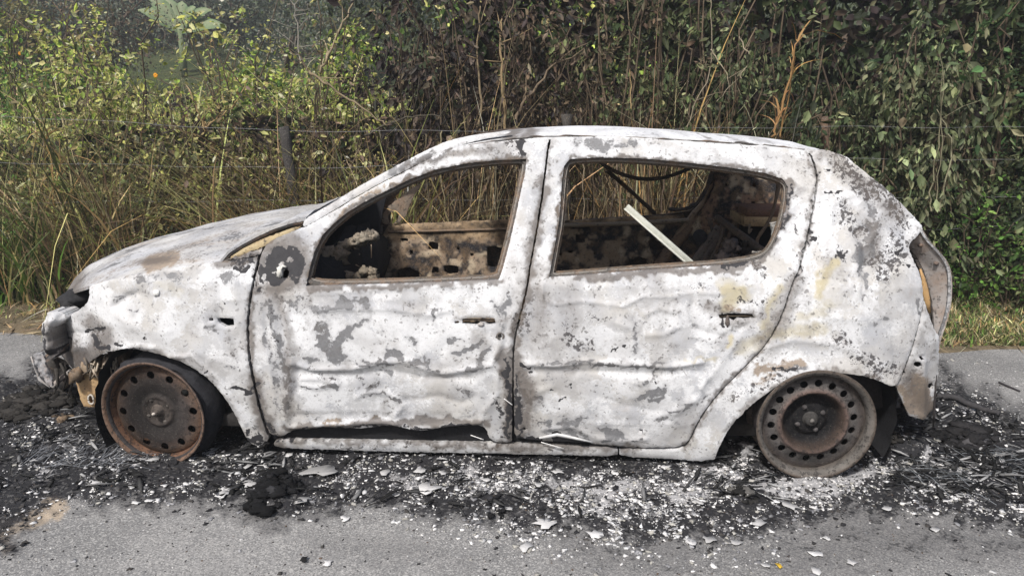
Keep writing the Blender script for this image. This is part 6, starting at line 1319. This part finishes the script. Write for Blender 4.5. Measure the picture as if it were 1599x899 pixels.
crumbs('ash_flakes', 'countless small white and grey ash flakes strewn over the burnt patch of road', 16000, .0028, .03, [(.66,.65,.64), (.5,.5,.5), (.30,.30,.31), (.70,.69,.68), (.20,.20,.21), (.34,.33,.30), (.14,.14,.145)], dn, 5)
crumbs('char_crumbs', 'countless black crumbs of burnt plastic and rubber strewn round the car', 7000, .005, .03, [(.018,.018,.02), (.03,.029,.03), (.05,.046,.043), (.012,.012,.014)], lambda p: np.clip(.04+.8*np.clip(.5+sdist(p, BURN)/50, 0, 1), 0.01, 1), 6)
crumbs('road_specks', 'loose dark and rusty specks scattered on the clean asphalt', 900, .003, .012, [(.03,.03,.03), (.10,.07,.05), (.06,.05,.05)], lambda p: np.full(len(p), .5), 9)
# charred heaps of distinct shape
def heap(label, px_, py_, w_, h_, seed, col=(.022, .022, .024), n=26, name='charred_lump', flatz=.35):
    P_ = onZ(px_, py_); P_[2] = max(0, float(ground_z(P_[0], P_[1]))-.006); sc_m = np.linalg.norm(P_-ORG)/FPX; mb = MB(); r = np.random.default_rng(seed); e = None
    Rw = w_*sc_m/2; Rd = h_*sc_m/2*2.2
    for k_ in range(n):
        a = r.uniform(0, 6.28); q_ = math.sqrt(r.uniform(0, 1)); s_ = min(r.uniform(.12, .34)*min(Rw, Rd), r.uniform(.012, .034))
        xo, yo = P_[0]+math.cos(a)*q_*Rw*.85, P_[1]+math.sin(a)*q_*Rd*.85
        mb.blob(arr([xo, yo, float(ground_z(xo, yo))+s_*flatz*(1.2-q_)+(1-q_)*.02*(n > 30)]), (s_*r.uniform(.7, 1.5), s_, s_*flatz*2*r.uniform(.5, 1)), .7, seed*50+k_, arr(col)*r.choice([.25, .4, .6, 1.6], p=[.35, .3, .25, .1]), n=10, fr=2.6)
    o = mb.build(name, M_char, None, smooth=False); tag(o, label, 'debris'); return o
heap('crumbly black burnt lump in front of the front door', 432, 776, 74, 60, 3, n=46)
heap('small black lump in front of the door pillar', 772, 796, 36, 40, 4, n=18)
heap('grey and black twisted bit of debris in front of the rear wheel arch', 1160, 776, 44, 26, 5, (.06, .058, .055), 16)
heap('round grey stone among the ash below the front door edge', 803, 775, 16, 10, 6, (.16, .14, .13), 3, 'stone', .6)
heap('pile of charred scraps behind the rear wheel under the bumper bracket', 1400, 655, 110, 40, 7, (.05, .048, .047), 120)
heap('heap of charred rubbish at the rear of the car, right of the bumper bracket', 1500, 690, 120, 34, 8, (.045, .043, .045), 110)
heap('heap of grey burnt scraps under the front bumper', 60, 640, 130, 44, 9, (.06, .055, .05), 150)
heap('brown melted lump beside the front wheel', 100, 662, 40, 18, 10, (.30, .22, .15), 10)
heap('ash-covered rubble in front of the rear wheel under the sill', 1150, 700, 56, 34, 11, (.12, .118, .12), 30)
heap('dark rubble right of the rear wheel on the ground', 1385, 700, 60, 20, 12, (.06, .055, .05), 24)
def stick(label, pts, r, col, name='charred_stick', lift=.0):
    P = smooth_line(pts, 2, False); C = onZ(P[:, 0], P[:, 1]); C[:, 2] = ground_z(C[:, 0], C[:, 1])+r*.9+lift; mb = MB(); mb.tube(C, np.linspace(r, r*.7, len(C)), 8, col, noise=.12); o = mb.build(name, M_char); tag(o, label, 'stick'); return o
stick('thick charred stick lying on the road right of the rear bumper', [(1462,630),(1490,636),(1530,644),(1560,652)], .016, (.05, .048, .05))
stick('thin dark curved strip on the clean road at the far right', [(1560,598),(1575,605),(1592,612)], .006, (.05, .045, .05), 'rubber_strip')
stick('thin bent wire lying at the right edge of the road', [(1577,662),(1585,678),(1605,692)], .005, (.03, .03, .03), 'bent_wire')
stick('long thin black strip in the ash right of the rear wheel', [(1400,742),(1440,738),(1480,742),(1510,748)], .006, (.02, .02, .02), 'rubber_strip')
stick('short black strip in the ash in front of the rear door', [(890,762),(915,763),(940,762)], .005, (.02, .02, .02), 'rubber_strip')
stick('thin grey wire curved through the debris at the rear', [(1520,700),(1550,690),(1599,705)], .003, (.2, .2, .2), 'bent_wire')
# slivers of burnt trim, too many to count
def slivers(label, n, boxes, seed):
    r = np.random.default_rng(seed); mb = MB()
    for k_ in range(n):
        x0, x1, y0, y1 = boxes[r.integers(0, len(boxes))]; p = onZ(r.uniform(x0, x1), r.uniform(y0, y1)); p[2] = float(ground_z(p[0], p[1]))+r.uniform(.002, .014)
        a = r.normal(.25, .8); L_ = r.uniform(.02, .11); w_ = r.uniform(.002, .008); d = arr([math.cos(a), math.sin(a), r.normal(0, .12)])
        c = arr(r.choice([.012, .025, .05, .16, .30], p=[.4, .25, .15, .12, .08]))*np.ones(3)
        mb.tube([p, p+d*L_*.5+arr([0, 0, r.uniform(-.003, .006)]), p+d*L_], [w_, w_*1.2, w_*.5], 4, c, noise=.25, flat=.35)
    tag(mb.build('charred_slivers', M_char, None, smooth=False), label, 'debris', None, 'stuff')
slivers('burnt slivers and strips of trim strewn behind the rear wheel', 460, [(1370, 1470, 620, 700), (1440, 1599, 650, 790), (1380, 1560, 690, 770)], 31)
slivers('burnt slivers and scraps strewn round the front wheel and nose', 260, [(0, 150, 610, 700), (-20, 220, 690, 770), (300, 420, 690, 780)], 32)
slivers('burnt slivers strewn under and in front of the sills', 170, [(400, 1150, 715, 800), (1100, 1220, 690, 780)], 33)
# steel cords of the burnt tyre fanned out beside the front wheel
mb = MB(); r = np.random.default_rng(12)
for k_ in range(150):
    x0 = r.uniform(20, 190); y0 = r.uniform(690, 735); L_ = r.uniform(30, 90); a = r.normal(-.42, .25)
    C = onZ(arr([x0, x0+L_*.5*math.cos(a), x0+L_*math.cos(a)]), arr([y0, y0+L_*.5*math.sin(a)+r.normal(0, 3), y0+L_*math.sin(a)])); C[:, 2] = arr([.004, .018, .006])*r.uniform(.5, 1.6); mb.tube(C, .0011, 3, arr([.22, .23, .25])*r.uniform(.2, 1.3))
o = mb.build('tyre_cords', M_wire); tag(o, 'fine grey steel cords of the burnt tyre fanned on the ground by the front wheel', 'wire', None, 'stuff')
mb = MB()
for k_ in range(120):
    x0 = r.uniform(1380, 1599); y0 = r.uniform(690, 760); L_ = r.uniform(20, 80); a = r.normal(.25, .25)
    C = onZ(arr([x0, x0+L_*.5*math.cos(a), x0+L_*math.cos(a)]), arr([y0, y0+L_*.5*math.sin(a)+r.normal(0, 3), y0+L_*math.sin(a)])); C[:, 2] = arr([.004, .014, .005])*r.uniform(.5, 1.6)+.008; mb.tube(C, .0011, 3, arr([.2, .215, .23])*r.uniform(.2, 1.2))
o = mb.build('tyre_cords', M_wire); tag(o, 'fine grey steel cords of the burnt tyre spread on the ground by the rear wheel', 'wire', None, 'stuff')

# ================================================================== AIR
mb = MB(); mb.V.append(np.array([(x, y, z) for z in (-1.2, 13) for y in (-3, 48) for x in (-30, 30)], float)); mb.C.append(np.ones((8, 3))); mb.Fq.append(np.array([[0, 2, 3, 1], [4, 5, 7, 6], [0, 1, 5, 4], [2, 6, 7, 3], [0, 4, 6, 2], [1, 3, 7, 5]])); mb.n = 8
hm = bpy.data.materials.new('thin_air'); hm.use_nodes = True; t_ = hm.node_tree; t_.nodes.clear(); o_ = t_.nodes.new('ShaderNodeOutputMaterial'); v_ = t_.nodes.new('ShaderNodeVolumePrincipled')
v_.inputs['Color'].default_value = (.93, .96, 1, 1); v_.inputs['Density'].default_value = .0045; v_.inputs['Anisotropy'].default_value = .2; t_.links.new(v_.outputs[0], o_.inputs['Volume'])
tag(mb.build('haze', hm, None, smooth=False), kind='stuff')
